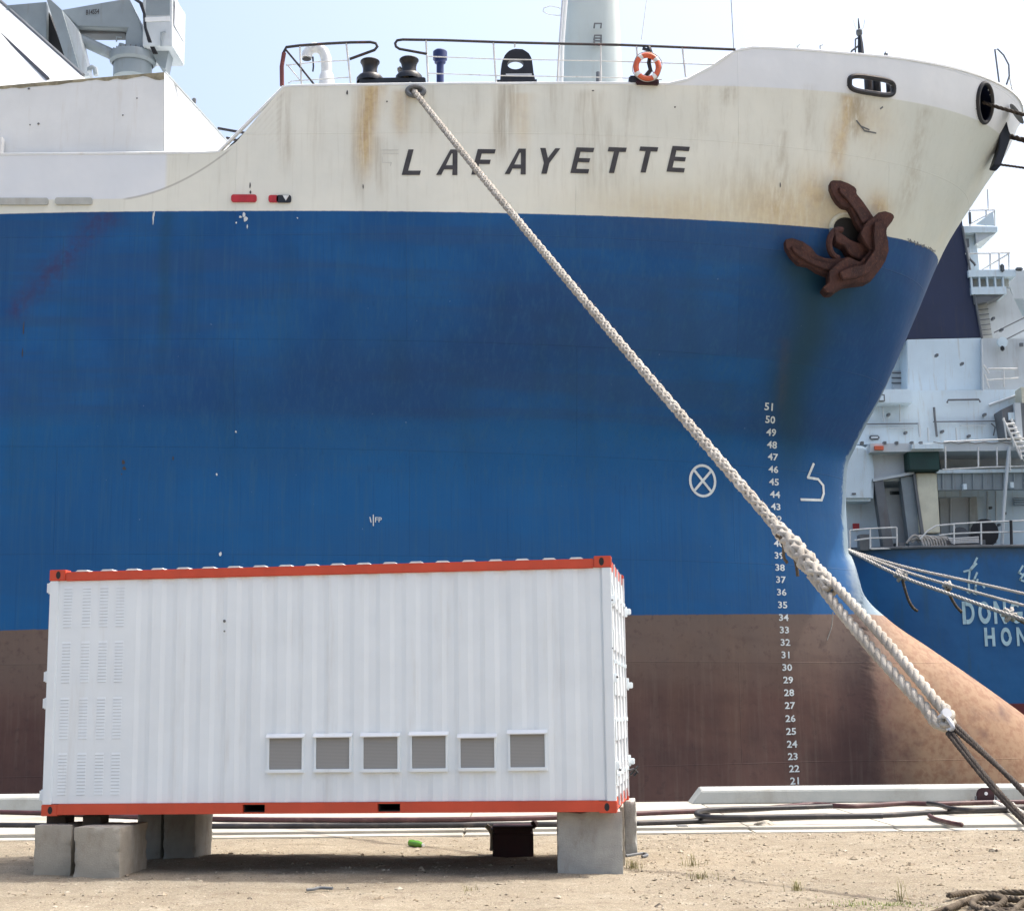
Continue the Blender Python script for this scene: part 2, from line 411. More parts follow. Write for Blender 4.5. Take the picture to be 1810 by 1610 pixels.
blot(WR, 1400, 380, 120, 50, 0.5); blot(WR, 1200, 372, 150, 34, 0.34); blot(WR, 1440, 345, 40, 40, 0.6); blot(WR, 1480, 260, 16, 60, 0.6); blot(WG, 1350, 345, 90, 60, 0.35); blot(WR, 1540, 215, 50, 40, 0.3)
streak(WG, 1376, 330, 398, 4, 4, 0.8); streak(WG, 1385, 230, 400, 6, 8, 0.45); streak(WG, 1640, 190, 430, 14, 26, 0.4, -60)
streak(WG, 503, 155, 330, 6, 4, 0.5); streak(WG, 668, 240, 370, 3, 3, 0.5)
for x in (560, 760, 840, 980, 1110, 1240, 1430):
    streak(WG, x, 150, 150 + 80 + (x * 7) % 120, 5, 3, 0.30); 
# on the blue: green-black weep below the anchor with its shade painted in, maroon scrape at the left, old dark runs
streak(WG, 1440, 455, 900, 60, 30, 0.95, -60); blot(WG, 1470, 520, 70, 45, 0.98); blot(WG, 1410, 480, 40, 40, 0.9); blot(WG, 1520, 520, 60, 50, 0.6); streak(WR, 1385, 600, 760, 8, 4, 0.5, -6)
for k in range(24):
    t_ = k / 23.0; blot(WM, 190 - 160 * t_, 380 + 165 * t_, 24 - 8 * t_ + 6 * math.sin(k * 2.3), 17, 0.55 + 0.4 * math.sin(k * 1.7) ** 2)
streak(WG, 297, 372, 700, 5, 4, 0.5, -12)
for k in range(26):
    x = 20 + k * 55 + rng.uniform(-20, 20); y = rng.uniform(380, 700); streak(WG, x, y, y + rng.uniform(120, 320), rng.uniform(6, 26), rng.uniform(8, 30), rng.uniform(0.06, 0.20))
# rough brown bottom
for k in range(60):
    blot(WG, rng.uniform(1110, 1480), rng.uniform(1120, 1400), rng.uniform(8, 40), rng.uniform(4, 12), rng.uniform(0.2, 0.6))
for k in range(20):
    streak(WR, rng.uniform(1100, 1480), rng.uniform(1090, 1180), rng.uniform(1250, 1400), rng.uniform(6, 30), rng.uniform(10, 40), rng.uniform(0.15, 0.45))

def hull_mat():
    t = NT('hull_paint'); x, y, z = t.xyz()
    def poly(cs):
        acc = float(cs[0])
        for q in cs[1:]: acc = t.math('ADD', t.math('MULTIPLY', acc, x), float(q))
        return acc
    at_ = t.n('ShaderNodeAttribute'); at_.attribute_name = 'wear_shade'
    sep = t.n('ShaderNodeSeparateColor'); t.l(at_.outputs['Color'], sep.inputs[0])
    wr, wg, wm = sep.outputs[0], sep.outputs[1], sep.outputs[2]
    vstreak = t.noise(1.0, 4, 0.65, t.map((9, 9, 0.55)))       # run-down streaks
    blotch = t.noise(0.55, 4, 0.6); fine = t.noise(6, 4, 0.65); grain = t.noise(40, 2, 0.7)
    hband = t.noise(1.0, 5, 0.6, t.map((0.12, 0.12, 1.6)))      # wide horizontal weathering bands
    edge = t.math('MULTIPLY', t.math('SUBTRACT', fine, 0.5), 0.10)
    zz = t.math('ADD', z, edge)
    # plates
    br = t.n('ShaderNodeTexBrick'); t.l(t.map((1, 1, 1), (2.3, 0.4, 0), (R(90), 0, 0)), br.inputs['Vector'])
    br.inputs['Color1'].default_value = (0.35, 0.35, 0.35, 1); br.inputs['Color2'].default_value = (0.65, 0.65, 0.65, 1)
    br.inputs['Mortar'].default_value = (0.5, 0.5, 0.5, 1); br.inputs['Scale'].default_value = 1.0
    br.inputs['Mortar Size'].default_value = 0.010; br.inputs['Mortar Smooth'].default_value = 0.6
    br.inputs['Brick Width'].default_value = 7.6; br.inputs['Row Height'].default_value = 2.35
    plate = br.outputs['Color']; seam = br.outputs['Fac']
    # cream
    cream = t.mix(t.step(blotch, 0.3, 0.7), (0.70, 0.705, 0.635), (0.765, 0.765, 0.685))
    cream = t.mix(t.math('MULTIPLY', t.step(vstreak, 0.5, 0.8), 0.35), cream, (0.52, 0.50, 0.42))
    low = t.step(t.math('SUBTRACT', zz, poly(c_paint)), 1.7, 0.0)
    cream = t.mix(t.math('MULTIPLY', low, t.math('MULTIPLY', t.step(x, -2, 6), 0.55)), cream, (0.60, 0.56, 0.40))
    cream = t.mix(t.math('MULTIPLY', t.math('MULTIPLY', t.step(x, 6.5, 10.5), t.step(blotch, 0.1, 0.6)), 0.55), cream, (0.50, 0.555, 0.535))  # cream greyed towards the stem: bow shading and weathering put into the colour
    fresh = t.mix(t.step(blotch, 0.3, 0.7), (0.70, 0.735, 0.77), (0.76, 0.785, 0.81))
    fb = t.math('MULTIPLY', t.step(t.math('SUBTRACT', z, poly(c_band)), -0.02, 0.02), t.step(x, 3.2, 4.2))
    # repainted area at the left, bounded by an old curved edge
    la, lb = on_hull(220, 352), on_hull(405, 266)
    sl_ = (lb.z - la.z) / (lb.x - la.x)
    xm = t.math('MAXIMUM', x, la.x)
    lcurve = t.math('SUBTRACT', t.math('SUBTRACT', z, la.z), t.math('MULTIPLY', t.math('SUBTRACT', xm, la.x), sl_))
    dxx = t.math('MULTIPLY', t.math('SUBTRACT', xm, la.x), t.math('SUBTRACT', xm, lb.x))
    lcurve = t.math('ADD', lcurve, t.math('MULTIPLY', dxx, -0.15))
    lf = t.math('MULTIPLY', t.step(lcurve, -0.02, 0.02), t.step(x, lb.x - 1.35, lb.x - 1.45))
    lf = t.math('MULTIPLY', lf, t.step(z, on_hull(60, 352).z - 0.05, on_hull(60, 352).z))
    cream = t.mix(fb, cream, fresh); cream = t.mix(lf, cream, fresh)
    line_w = t.math('MULTIPLY', t.step(t.math('ABSOLUTE', lcurve), 0.035, 0.01), t.math('MULTIPLY', t.step(x, lb.x + 0.1, lb.x - 0.1), t.step(x, la.x - 0.1, la.x + 0.1)))
    cream = t.mix(t.math('MULTIPLY', line_w, 0.45), cream, (0.2, 0.18, 0.16))
    cream = t.mix(t.math('MULTIPLY', t.math('MULTIPLY', wg, t.step(vstreak, 0.25, 0.65)), 0.9), cream, (0.34, 0.29, 0.21))
    rustc = t.mix(t.step(fine, 0.35, 0.7), (0.58, 0.42, 0.18), (0.44, 0.27, 0.11))
    cream = t.mix(t.math('MULTIPLY', t.math('MULTIPLY', wr, t.step(vstreak, 0.10, 0.55)), 0.92), cream, rustc)
    # blue
    blue = t.mix(t.step(blotch, 0.3, 0.7), (0.011, 0.072, 0.215), (0.014, 0.094, 0.26))
    blue = t.mix(t.math('MULTIPLY', t.step(hband, 0.42, 0.62), 0.75), blue, (0.022, 0.073, 0.19))
    broad = t.noise(0.17, 3, 0.5, t.map((1, 1, 1.4), (11.3, 0, 4.7)))
    blue = t.mix(t.math('MULTIPLY', t.step(broad, 0.42, 0.62), 0.6), blue, (0.014, 0.050, 0.155))
    blue = t.mix(t.math('MULTIPLY', t.step(z, 8.4, 7.9), 0.5), blue, (0.009, 0.104, 0.275))
    blue = t.mix(t.math('MULTIPLY', t.step(vstreak, 0.45, 0.75), 0.5), blue, (0.030, 0.105, 0.215))
    fstreak = t.noise(1.0, 3, 0.6, t.map((26, 26, 0.4)))
    blue = t.mix(t.math('MULTIPLY', t.step(fstreak, 0.55, 0.72), 0.30), blue, (0.035, 0.10, 0.19))
    blue = t.mix(t.math('MULTIPLY', t.step(fstreak, 0.45, 0.30), 0.22), blue, (0.010, 0.045, 0.13))
    blue = t.mix(t.math('MULTIPLY', wg, 0.75), blue, (0.018, 0.052, 0.062))
    blue = t.mix(t.math('MULTIPLY', t.math('MULTIPLY', wm, t.step(fine, 0.25, 0.65)), 0.7), blue, (0.055, 0.028, 0.075))
    blue = t.mix(t.math('MULTIPLY', t.math('MULTIPLY', wr, t.step(vstreak, 0.2, 0.6)), 0.5), blue, (0.10, 0.07, 0.05))
    blue = t.mix(t.math('MULTIPLY', t.step(t.noise(11, 3, 0.5), 0.765, 0.785), 0.5), blue, (0.25, 0.33, 0.42))
    # stem plate: grazing sun painted as a pale band, along with scuffs
    stem_d = t.n('ShaderNodeAttribute'); stem_d.attribute_name = 'stem'
    stm = t.step(t.math('ADD', stem_d.outputs['Fac'], t.math('MULTIPLY', t.math('SUBTRACT', fine, 0.5), 0.7)), 0.95, 0.75)
    blue = t.mix(t.math('MULTIPLY', stm, 0.8), blue, (0.25, 0.33, 0.38))
    blue = t.mix(t.math('MULTIPLY', t.math('MULTIPLY', t.step(t.math('ADD', x, t.math('MULTIPLY', fine, 0.3)), 8.45, 8.85), t.step(z, 6.6, 5.4)), 0.7), blue, (0.26, 0.31, 0.32))
    # brown bottom
    dz = t.math('SUBTRACT', z, poly(c_boot))
    bt = t.mix(t.step(blotch, 0.3, 0.7), (0.098, 0.053, 0.047), (0.145, 0.080, 0.066))
    bt = t.mix(t.math('MULTIPLY', t.step(t.math('ADD', dz, t.math('MULTIPLY', hband, 1.2)), -1.6, -0.1), 0.75), bt, (0.155, 0.118, 0.098))
    bt = t.mix(t.math('MULTIPLY', t.step(vstreak, 0.45, 0.75), 0.5), bt, (0.17, 0.12, 0.095))
    bt = t.mix(t.math('MULTIPLY', t.step(fine, 0.52, 0.75), 0.5), bt, (0.075, 0.046, 0.045))
    bt = t.mix(t.math('MULTIPLY', wg, 0.6), bt, (0.06, 0.042, 0.042)); bt = t.mix(t.math('MULTIPLY', wr, 0.45), bt, (0.21, 0.12, 0.075))
    bulbm = t.math('MULTIPLY', t.step(t.math('ADD', x, t.math('MULTIPLY', blotch, 1.0)), 8.9, 10.6), t.step(t.noise(1.1, 4, 0.6), 0.1, 0.5))
    bt = t.mix(t.math('MULTIPLY', bulbm, 0.85), bt, t.mix(t.step(fine, 0.4, 0.65), (0.33, 0.21, 0.125), (0.26, 0.14, 0.08)))
    bt = t.mix(t.math('MULTIPLY', t.math('MULTIPLY', stm, t.step(x, 9.5, 8.8)), 0.7), bt, (0.28, 0.30, 0.28))
    c = t.mix(t.step(t.math('ADD', dz, t.math('MULTIPLY', edge, 0.4)), -0.015, 0.015), bt, blue)
    c = t.mix(t.step(t.math('SUBTRACT', t.math('ADD', z, t.math('MULTIPLY', edge, 0.25)), poly(c_paint)), -0.012, 0.012), c, cream)
    c = t.mix(0.10, c, plate, 'OVERLAY')
    c = t.mix(t.math('MULTIPLY', seam, t.math('MULTIPLY_ADD', t.step(z, 13.0, 12.5), 0.09)), c, (0.02, 0.03, 0.04)); c_seam = [n for n in t.t.nodes if n.type == 'MATH' and n.operation == 'MULTIPLY_ADD'][-1]; c_seam.inputs[2].default_value = 0.03
    dent = t.noise(0.9, 3, 0.5)
    fr_ = t.math('MULTIPLY', t.math('SINE', t.math('MULTIPLY', x, 7.85)), t.math('MULTIPLY', t.noise(0.6, 2, 0.5, t.map((1, 1, 1), (7, 0, 0))), 0.22))
    dent = t.math('ADD', dent, fr_)
    h = t.math('ADD', t.math('MULTIPLY', dent, 1.0), t.math('ADD', t.math('MULTIPLY', seam, 0.25), t.math('MULTIPLY', grain, 0.03)))
    t.bump(h, 0.5, 0.06)
    rr = t.math('MULTIPLY_ADD', vstreak, 0.3); t.t.nodes[-1].inputs[2].default_value = 0.38
    return t.fin(c, rr, 0, 0.16)
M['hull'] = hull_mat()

fair_oval = on_hull(1541, 152); fair_round = on_hull(1741, 182)
def in_hole(X, z):
    a = abs((X - fair_oval.x) / 0.60) ** 4 + abs((z - fair_oval.z) / 0.185) ** 2.4
    b = ((X - fair_round.x) / 0.245) ** 2 + ((z - fair_round.z) / 0.42) ** 2
    return a < 1 or b < 1

vs, fs, wear_shade, stemv = [], [], [], []
SL = np.cumsum(np.sqrt(np.diff(GX, axis=1, prepend=GX[:, :1]) ** 2 + np.diff(GB, axis=1, prepend=GB[:, :1]) ** 2), axis=1)
for side in (-1, 1):
    base = len(vs)
    for i in range(nr):
        for j in range(nc):
            vs.append((GX[i, j], YC + side * GB[i, j], GZ[i, j]))
            wear_shade.append((WR[i, j], WG[i, j], WM[i, j], 1.0)); stemv.append(SL[i, j])
    for i in range(nr - 1):
        for j in range(nc - 1):
            if side > 0 and GX[i, j] < -4.3 and GZ[i, j] > 13.9: continue
            if side < 0 and in_hole((GX[i, j] + GX[i+1, j+1]) / 2, (GZ[i, j] + GZ[i+1, j+1]) / 2): continue
            a, b, c, d = base + i * nc + j, base + i * nc + j + 1, base + (i + 1) * nc + j + 1, base + (i + 1) * nc + j
            fs.append((a, d, c, b) if side > 0 else (a, b, c, d))
me = bpy.data.meshes.new('hull'); me.from_pydata(vs, [], fs); me.update()
ca = me.attributes.new('wear_shade', 'FLOAT_COLOR', 'POINT'); ca.data.foreach_set('color', np.array(wear_shade, dtype=np.float32).ravel())
sa = me.attributes.new('stem', 'FLOAT', 'POINT'); sa.data.foreach_set('value', np.array(stemv, dtype=np.float32))
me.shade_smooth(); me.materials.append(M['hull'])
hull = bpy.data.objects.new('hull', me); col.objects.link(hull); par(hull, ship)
tag(hull, 'blue hull with cream upper strake and brown bottom')

# bulwark cap, deck
for side in (-1, 1):
    m = MB(); P = []
    for j in range(0, nc, 3):
        if GX[-1, j] < (-14 if side < 0 else -4.2): break
        P.append((GX[-1, j], YC + side * (GB[-1, j] - 0.03), GZ[-1, j]))
    m.tube(P, 0.045, 6); m.build('cap_rail', M['white'], ship, True)
m = MB(); P = []
js = list(range(6, nc, 4))
dv = []
for j in js:
    zd = min(GZ[-1, j], 15.5) - 0.06; X = float(Xstem(zd)) - colS[j] - 0.05; hb = float(half_breadth(X, zd)) - 0.04
    dv += [(X, YC - hb, zd), (X, YC + hb, zd)]
m.add(dv, [(2 * k, 2 * k + 1, 2 * k + 3, 2 * k + 2) for k in range(len(js) - 1)])
m.build('deck', M['lgrey'], ship)

# ---- painted marks lying on the plating
def hull_sheet(name, polys, mat, parent, off=0.012):           # polys: outlines in (X, z)
    m = MB()
    for poly in polys:
        vsx = [(x, hull_y(x, z) - off, z) for x, z in poly]
        m.add(vsx, [tuple(range(len(poly)))])
    o = m.build(name, mat, parent); 
    bm = bmesh.new(); bm.from_mesh(o.data); bmesh.ops.triangulate(bm, faces=bm.faces); bm.to_mesh(o.data); bm.free()
    return o
def stroke2(pts, w):                                            # polyline -> list of quads in 2D
    out = []
    for (x0, y0), (x1, y1) in zip(pts[:-1], pts[1:]):
        d = Vector((x1 - x0, y1 - y0)); L = d.length; d /= max(L, 1e-6); n = Vector((-d.y, d.x)) * w / 2; e = d * w * 0.3
        out.append([(x0 - e.x - n.x, y0 - e.y - n.y), (x1 + e.x - n.x, y1 + e.y - n.y), (x1 + e.x + n.x, y1 + e.y + n.y), (x0 - e.x + n.x, y0 - e.y + n.y)])
    return out
def px_xz(px, py): p = on_hull(px, py); return (p.x, p.z)

GL = {  # bold letters in a 1 x 1 box
 'L': [[(0, 0), (.92, 0), (.92, .17), (.27, .17), (.27, 1), (0, 1)]],
 'A': [[(-.06, 0), (.20, 0), (.27, .22), (.44, .84), (.44, 1), (.33, 1)], [(.44, 1), (.44, .84), (.50, .84), (.62, 1)], [(.62, 1), (.50, .84), (.70, .22), (.76, 0), (1.02, 0), (.70, 1)], [(.27, .22), (.70, .22), (.66, .38), (.315, .38)]],
 'F': [[(0, 0), (.26, 0), (.26, 1), (0, 1)], [(.26, .83), (.92, .83), (.92, 1), (.26, 1)], [(.26, .42), (.80, .42), (.80, .59), (.26, .59)]],
 'E': [[(0, 0), (.26, 0), (.26, 1), (0, 1)], [(.26, .83), (.92, .83), (.92, 1), (.26, 1)], [(.26, .43), (.84, .43), (.84, .59), (.26, .59)], [(.26, 0), (.92, 0), (.92, .17), (.26, .17)]],
 'Y': [[(.34, 0), (.62, 0), (.62, .42), (.34, .42)], [(.34, .42), (.48, .62), (.24, 1), (-.04, 1)], [(.34, .42), (.62, .42), (1.0, 1), (.74, 1), (.48, .62)]],
 'T': [[(.33, 0), (.60, 0), (.60, .83), (.33, .83)], [(0, .83), (.94, .83), (.94, 1), (0, 1)]],
 'H': [[(0, 0), (.26, 0), (.26, 1), (0, 1)], [(.66, 0), (.92, 0), (.92, 1), (.66, 1)], [(.26, .41), (.66, .41), (.66, .58), (.26, .58)]],
 'N': [[(0, 0), (.22, 0), (.22, 1), (0, 1)], [(.72, 0), (.94, 0), (.94, 1), (.72, 1)], [(.22, 1), (.22, .68), (.72, 0), (.72, .32)]],
}
def ring_poly(cx, cy, rx, ry, t, a0=0, a1=360, n=20):
    out = []
    for k in range(n):
        a = R(a0 + (a1 - a0) * k / n); b = R(a0 + (a1 - a0) * (k + 1) / n)
        out.append([(cx + rx * math.cos(a), cy + ry * math.sin(a)), (cx + rx * math.cos(b), cy + ry * math.sin(b)),
                    (cx + (rx - t) * math.cos(b), cy + (ry - t) * math.sin(b)), (cx + (rx - t) * math.cos(a), cy + (ry - t) * math.sin(a))])
    return out
GL['O'] = ring_poly(.47, .5, .47, .5, .23)
GL['G'] = ring_poly(.47, .5, .47, .5, .22, 45, 350) + [[(.5, .36), (.94, .36), (.94, .52), (.5, .52)]]
GL['D'] = [[(0, 0), (.25, 0), (.25, 1), (0, 1)]] + ring_poly(.40, .5, .52, .5, .2, -90, 90, 12) + [[(.25, 0), (.40, 0), (.40, .2), (.25, .2)], [(.25, .8), (.40, .8), (.40, 1), (.25, 1)]]

name_px = [('L', 710, 310), ('A', 773, 310), ('F', 833, 309.5), ('A', 894, 308.5), ('Y', 945, 307.5), ('E', 1008, 306.5), ('T', 1065, 306), ('T', 1121, 305), ('E', 1178, 304)]
for ch, px, py in name_px:
    q = on_hull(px, py); h, wd, sh = 0.595, 0.44, 0.15
    hull_sheet('name_letter', [[(q.x + x * wd + sh * y, q.z + y * h) for x, y in g] for g in GL[ch]], M['text_dark'], hull)

_tc = {}
def text_mesh(ch, bold=0.012, shear=0.0):
    k = (ch, bold, shear)
    if k not in _tc:
        cu = bpy.data.curves.new('txt', 'FONT'); cu.body = ch; cu.offset = bold; cu.shear = shear; cu.resolution_u = 2
        ob = bpy.data.objects.new('txt', cu); col.objects.link(ob)
        dg = bpy.context.evaluated_depsgraph_get(); dg.update()
        me = bpy.data.meshes.new_from_object(ob.evaluated_get(dg))
        V = [(v.co.x, v.co.y) for v in me.vertices]; Fc = [tuple(p.vertices) for p in me.polygons]
        bpy.data.objects.remove(ob); bpy.data.curves.remove(cu); bpy.data.meshes.remove(me)
        x0 = min(v[0] for v in V); y0 = min(v[1] for v in V); hh = max(v[1] for v in V) - y0
        _tc[k] = ([((a - x0) / hh, (b - y0) / hh) for a, b in V], Fc)
    return _tc[k]
def hull_text(name, s, X, Z, h, mat, parent, wide=1.0, bold=0.014, off=0.012):
    V, Fc = text_mesh(s, bold); m = MB()
    m.add([(X + a * h * wide, hull_y(X + a * h * wide, Z + b * h) - off, Z + b * h) for a, b in V], Fc)
    return m.build(name, mat, parent)
# draft figures, one for every foot from 21 to 51
_dpx = {21: (1397, 1386), 24: (1391, 1321), 28: (1386, 1230), 32: (1380, 1141), 34: (1377, 1097), 37: (1372, 1030), 40: (1368, 966), 44: (1361, 879), 47: (1357, 813), 49: (1354, 770), 51: (1351, 725)}
_dz = Pchip(sorted(_dpx), [on_hull(*_dpx[k]).z for k in sorted(_dpx)]); _dx = Pchip(sorted(_dpx), [on_hull(*_dpx[k]).x for k in sorted(_dpx)])
for k in range(20, 52):
    kk = max(k, 21)
    hull_text('draft_figure', str(k), float(_dx(kk)), float(_dz(kk)) - (0.3 if k == 20 else 0), 0.165, M['text_white'], hull, 1.22, 0.02)
# thruster mark, bulb mark, small plate mark
c0 = on_hull(1242, 850); e0 = on_hull(1266, 850); rx, rz = e0.x - c0.x, 0.39
o = ring_poly(c0.x, c0.z, rx, rz, 0.06, n=28)
for sgn in (-1, 1): o += stroke2([(c0.x - rx * .66, c0.z - sgn * rz * .66), (c0.x + rx * .66, c0.z + sgn * rz * .66)], 0.06)
for i, g in enumerate([o[:28], [o[28]], [o[29]]]): hull_sheet('thruster_mark', g, M['text_white'], hull, 0.012 + 0.003 * i)
for i, g in enumerate(stroke2([px_xz(*q) for q in [(1438, 820), (1428, 844), (1446, 847), (1455, 858), (1456, 872), (1452, 884), (1416, 883)]], 0.062)):
    hull_sheet('bulb_mark', [g], M['text_white'], hull, 0.012 + 0.002 * i)
hull_sheet('plate_mark', stroke2([px_xz(660, 910), px_xz(660, 929)], 0.022), M['text_white'], hull)
hull_sheet('plate_mark', stroke2([px_xz(654, 914), px_xz(656, 923)], 0.022), M['text_white'], hull)
q = on_hull(663, 923); hull_text('plate_mark', 'FP', q.x, q.z, 0.115, M['text_white'], hull, 1.0, 0.01)
# faint welded outline of an older name
for pts in ([(673, 266), (704, 266)], [(676, 272), (704, 272)], [(676, 278), (676, 288), (692, 288), (690, 294)]):
    hull_sheet('old_letter_weld', stroke2([px_xz(*q) for q in pts], 0.014), M['ghost'], hull)
# chipped patches: paint splash below the red slot, black spots
def splat(px, py, rpx, mat, n=9, elong=1.0):
    c = on_hull(px, py); r = rpx / 80.0
    poly = [(c.x + r * random.uniform(.5, 1.1) * math.cos(2 * math.pi * k / n), c.z + elong * r * random.uniform(.5, 1.1) * math.sin(2 * math.pi * k / n)) for k in range(n)]
    hull_sheet('paint_splash', [poly], mat, hull, 0.010)
for a in [(431, 380, 4, 1.6), (434, 388, 5, 1.5), (425, 384, 3, 1), (418, 394, 2, 1), (437, 401, 1.6, 3), (271, 388, 1.4, 11), (273, 378, 1.2, 6), (417, 763, 2, 1.5), (383, 838, 2, 1.5), (390, 979, 3, 1.5), (526, 386, 1.6, 1)]:
    splat(a[0], a[1], a[2], M['text_white'], 9, a[3])
for a in [(218, 817, 3.5, 1.3), (220, 828, 3.5, 1.2), (215, 838, 1.6, 1), (306, 810, 1.6, 3), (42, 580, 1.3, 12), (40, 625, 1.1, 9), (614, 164, 2.2, 2), (1048, 161, 2.4, .8), (1193, 190, 2.5, .8), (642, 330, 1.4, 4), (442, 328, 1.8, 5), (443, 340, 2, 2), (1379, 328, 1.5, 4), (684, 180, 2, 1)]:
    splat(a[0], a[1], a[2], M['text_dark'], 8, a[3])
for k in range(26):                                            # scuffed edge of the blue paint near the stem
    px = 1605 + k * 1.9; splat(px, 424 + k * 0.75 + random.uniform(-1, 3), random.uniform(1.5, 3.5), M['dgrey'], 7)
for pts in ([(1514, 214), (1528, 232), (1548, 236)], [(1522, 224), (1536, 230)], [(1560, 190), (1556, 193)]):
    hull_sheet('gouge', stroke2([px_xz(*q) for q in pts], 0.035), M['dgrey'], hull)

# slots along the sheer strake: red and black fairlead covers, grey plates
def slot(px0, py0, px1, py1, mat, name, ends=True):
    a, b = on_hull(px0, (py0 + py1) / 2), on_hull(px1, (py0 + py1) / 2); h = abs(on_hull(px0, py0).z - on_hull(px0, py1).z) / 2
    m = MB(); poly = []
    r = h * 0.6
    for cx, cz, a0 in ((b.x - r, b.z + h - r, 0), (a.x + r, a.z + h - r, 90), (a.x + r, a.z - h + r, 180), (b.x - r, b.z - h + r, 270)):
        for k in range(4):
            q = R(a0 + 30 * k); poly.append((cx + r * math.cos(q), 0, cz + r * math.sin(q)))
    poly = [(x, hull_y(x, z) - 0.04, z) for x, _, z in poly]
    m.prism(poly, (0, 0.08, 0)); return m.build(name, mat, hull)
slot(409, 345, 454, 358, M['red'], 'slot_cover'); slot(475, 346, 492, 358.5, M['red'], 'slot_cover'); slot(489, 346, 515, 359, M['black'], 'slot_opening')
m = MB(); q = on_hull(505, 350, 0.06); m.prism([(q.x - .07, q.y, q.z + .06), (q.x + .07, q.y, q.z + .06), (q.x, q.y, q.z - .06)], (0, 0.02, 0)); m.build('slot_chip', M['white'], hull)
slot(-60, 351, 86, 363, M['primer'], 'slot_plate'); slot(98, 350.5, 164, 362.5, M['primer'], 'slot_plate')

# fairlead frames and what shows through
def oval_ring(name, c, rx, rz, r, pw, mat, n=36):
    P = []
    for k in range(n):
        a = 2 * math.pi * k / n; ca, sa_ = math.cos(a), math.sin(a)
        x = c.x + rx * math.copysign(abs(ca) ** pw, ca); z = c.z + rz * math.copysign(abs(sa_) ** pw, sa_)
        P.append((x, hull_y(x, z) - 0.02, z))
    m = MB(); m.tube(P, r, 8, closed=True); return m.build(name, mat, hull, True)
oval_ring('fairlead_frame', fair_oval, 0.57, 0.175, 0.062, 0.55, M['black'])
oval_ring('fairlead_frame', fair_round, 0.245, 0.425, 0.055, 1.0, M['black'])
m = MB()
for dx in (-0.52, -0.02, 0.20, 0.52):                           # rollers and posts inside the oval lead
    x = fair_oval.x + dx; yy = hull_y(x, fair_oval.z) + 0.25
    m.lathe([(0.10 if abs(dx) < .5 else .07, -0.3), (0.10 if abs(dx) < .5 else .07, 0.3)], (x, yy, fair_oval.z), n=12)
m.tube([(fair_oval.x - .35, hull_y(fair_oval.x - .35, fair_oval.z) + .5, fair_oval.z - .1), (fair_oval.x + .1, hull_y(fair_oval.x, fair_oval.z) + .4, fair_oval.z + .1)], 0.03, 6)
m.build('fairlead_roller', M['black'], hull, True)
m = MB(); ringp = []
for k in range(28):
    a = 2 * math.pi * k / 28; x = fair_round.x + 0.25 * math.cos(a); z = fair_round.z + 0.43 * math.sin(a); ringp.append(Vector((x, hull_y(x, z) - 0.005, z)))
bk = [p + Vector((-0.12, 0.55, 0.10)) for p in ringp]
m.add(ringp + bk, [(k, (k + 1) % 28, 28 + (k + 1) % 28, 28 + k) for k in range(28)] + [tuple(range(28, 56))]); m.build('fairlead_barrel', M['navy'], hull, True)
# rope lead at the deck edge
lead = on_hull(735, 163); m = MB(); P = []
for k in range(25):
    a = 2 * math.pi * k / 24; P.append((lead.x + 0.19 * math.cos(a), lead.y - 0.05, lead.z + 0.115 * math.sin(a)))
m.tube(P[:-1], 0.055, 8, closed=True); m.build('rope_lead', M['dgrey'], ship, True)
m = MB(); m.lathe([(0.0, 0), (0.19, 0.0)], (lead.x, lead.y - 0.02, lead.z), (0, 1, 0), 20, False); 
m.v = [(a, b, lead.z + (c - lead.z) * 0.6) for a, b, c in m.v]; m.build('rope_lead_plate', M['dgrey'], ship)

# ---- hawse hole and anchor
hz = on_hull(1498, 407); m = MB()
P = []
for k in range(24):
    a = 2 * math.pi * k / 24; x = hz.x + 0.44 * math.cos(a); z = hz.z + 0.36 * math.sin(a) - 0.03; P.append((x, hull_y(x, z) - 0.02, z))
m.tube(P, 0.06, 8, closed=True); m.build('hawse_lip', M['hull'], hull, True)
m = MB(); m.add([(hz.x, hull_y(hz.x, hz.z) - 0.02, hz.z - 0.05)] + [(x, y - 0.015, z) for x, y, z in P], [(0, 1 + (k + 1) % 24, 1 + k) for k in range(24)])
m.build('hawse_hole', M['dark'], hull)

anc = empty('bow_anchor', on_hull(1520, 430, 0.5)); tag(anc, 'rusty stockless anchor housed against the bow above the draft marks', 'anchor')
def aprism(name, pts, off, thick, bev):
    m = MB(); P = [on_hull(1370 + a / 6.708, 300 + b / 6.708, off) for a, b in pts]
    m.prism(P, (0, thick, 0)); return m.build(name, M['anchor'], anc, True, bevel=bev, angle=28)
aprism('fluke', [(655, 140), (690, 125), (780, 128), (870, 160), (940, 200), (970, 235), (965, 280), (1040, 370), (1110, 470), (1175, 570), (1190, 700), (1020, 720), (955, 620), (925, 545), (875, 450), (800, 432), (738, 375), (690, 300), (655, 210)], 0.42, 0.26, 0.016)
aprism('fluke_rib', [(760, 200), (850, 240), (960, 330), (1060, 470), (1120, 600), (1040, 640), (960, 500), (860, 360), (770, 270)], 0.50, 0.2, 0.018)
aprism('fluke', [(118, 830), (200, 808), (330, 850), (430, 920), (500, 1010), (590, 1045), (760, 1058), (870, 1030), (860, 1250), (700, 1270), (600, 1240), (500, 1200), (400, 1130), (280, 1110), (190, 1020), (130, 920)], 0.42, 0.26, 0.016)
aprism('fluke_rib', [(200, 900), (330, 960), (470, 1070), (640, 1110), (800, 1110), (780, 1190), (620, 1190), (440, 1120), (300, 1040), (210, 960)], 0.50, 0.2, 0.018)
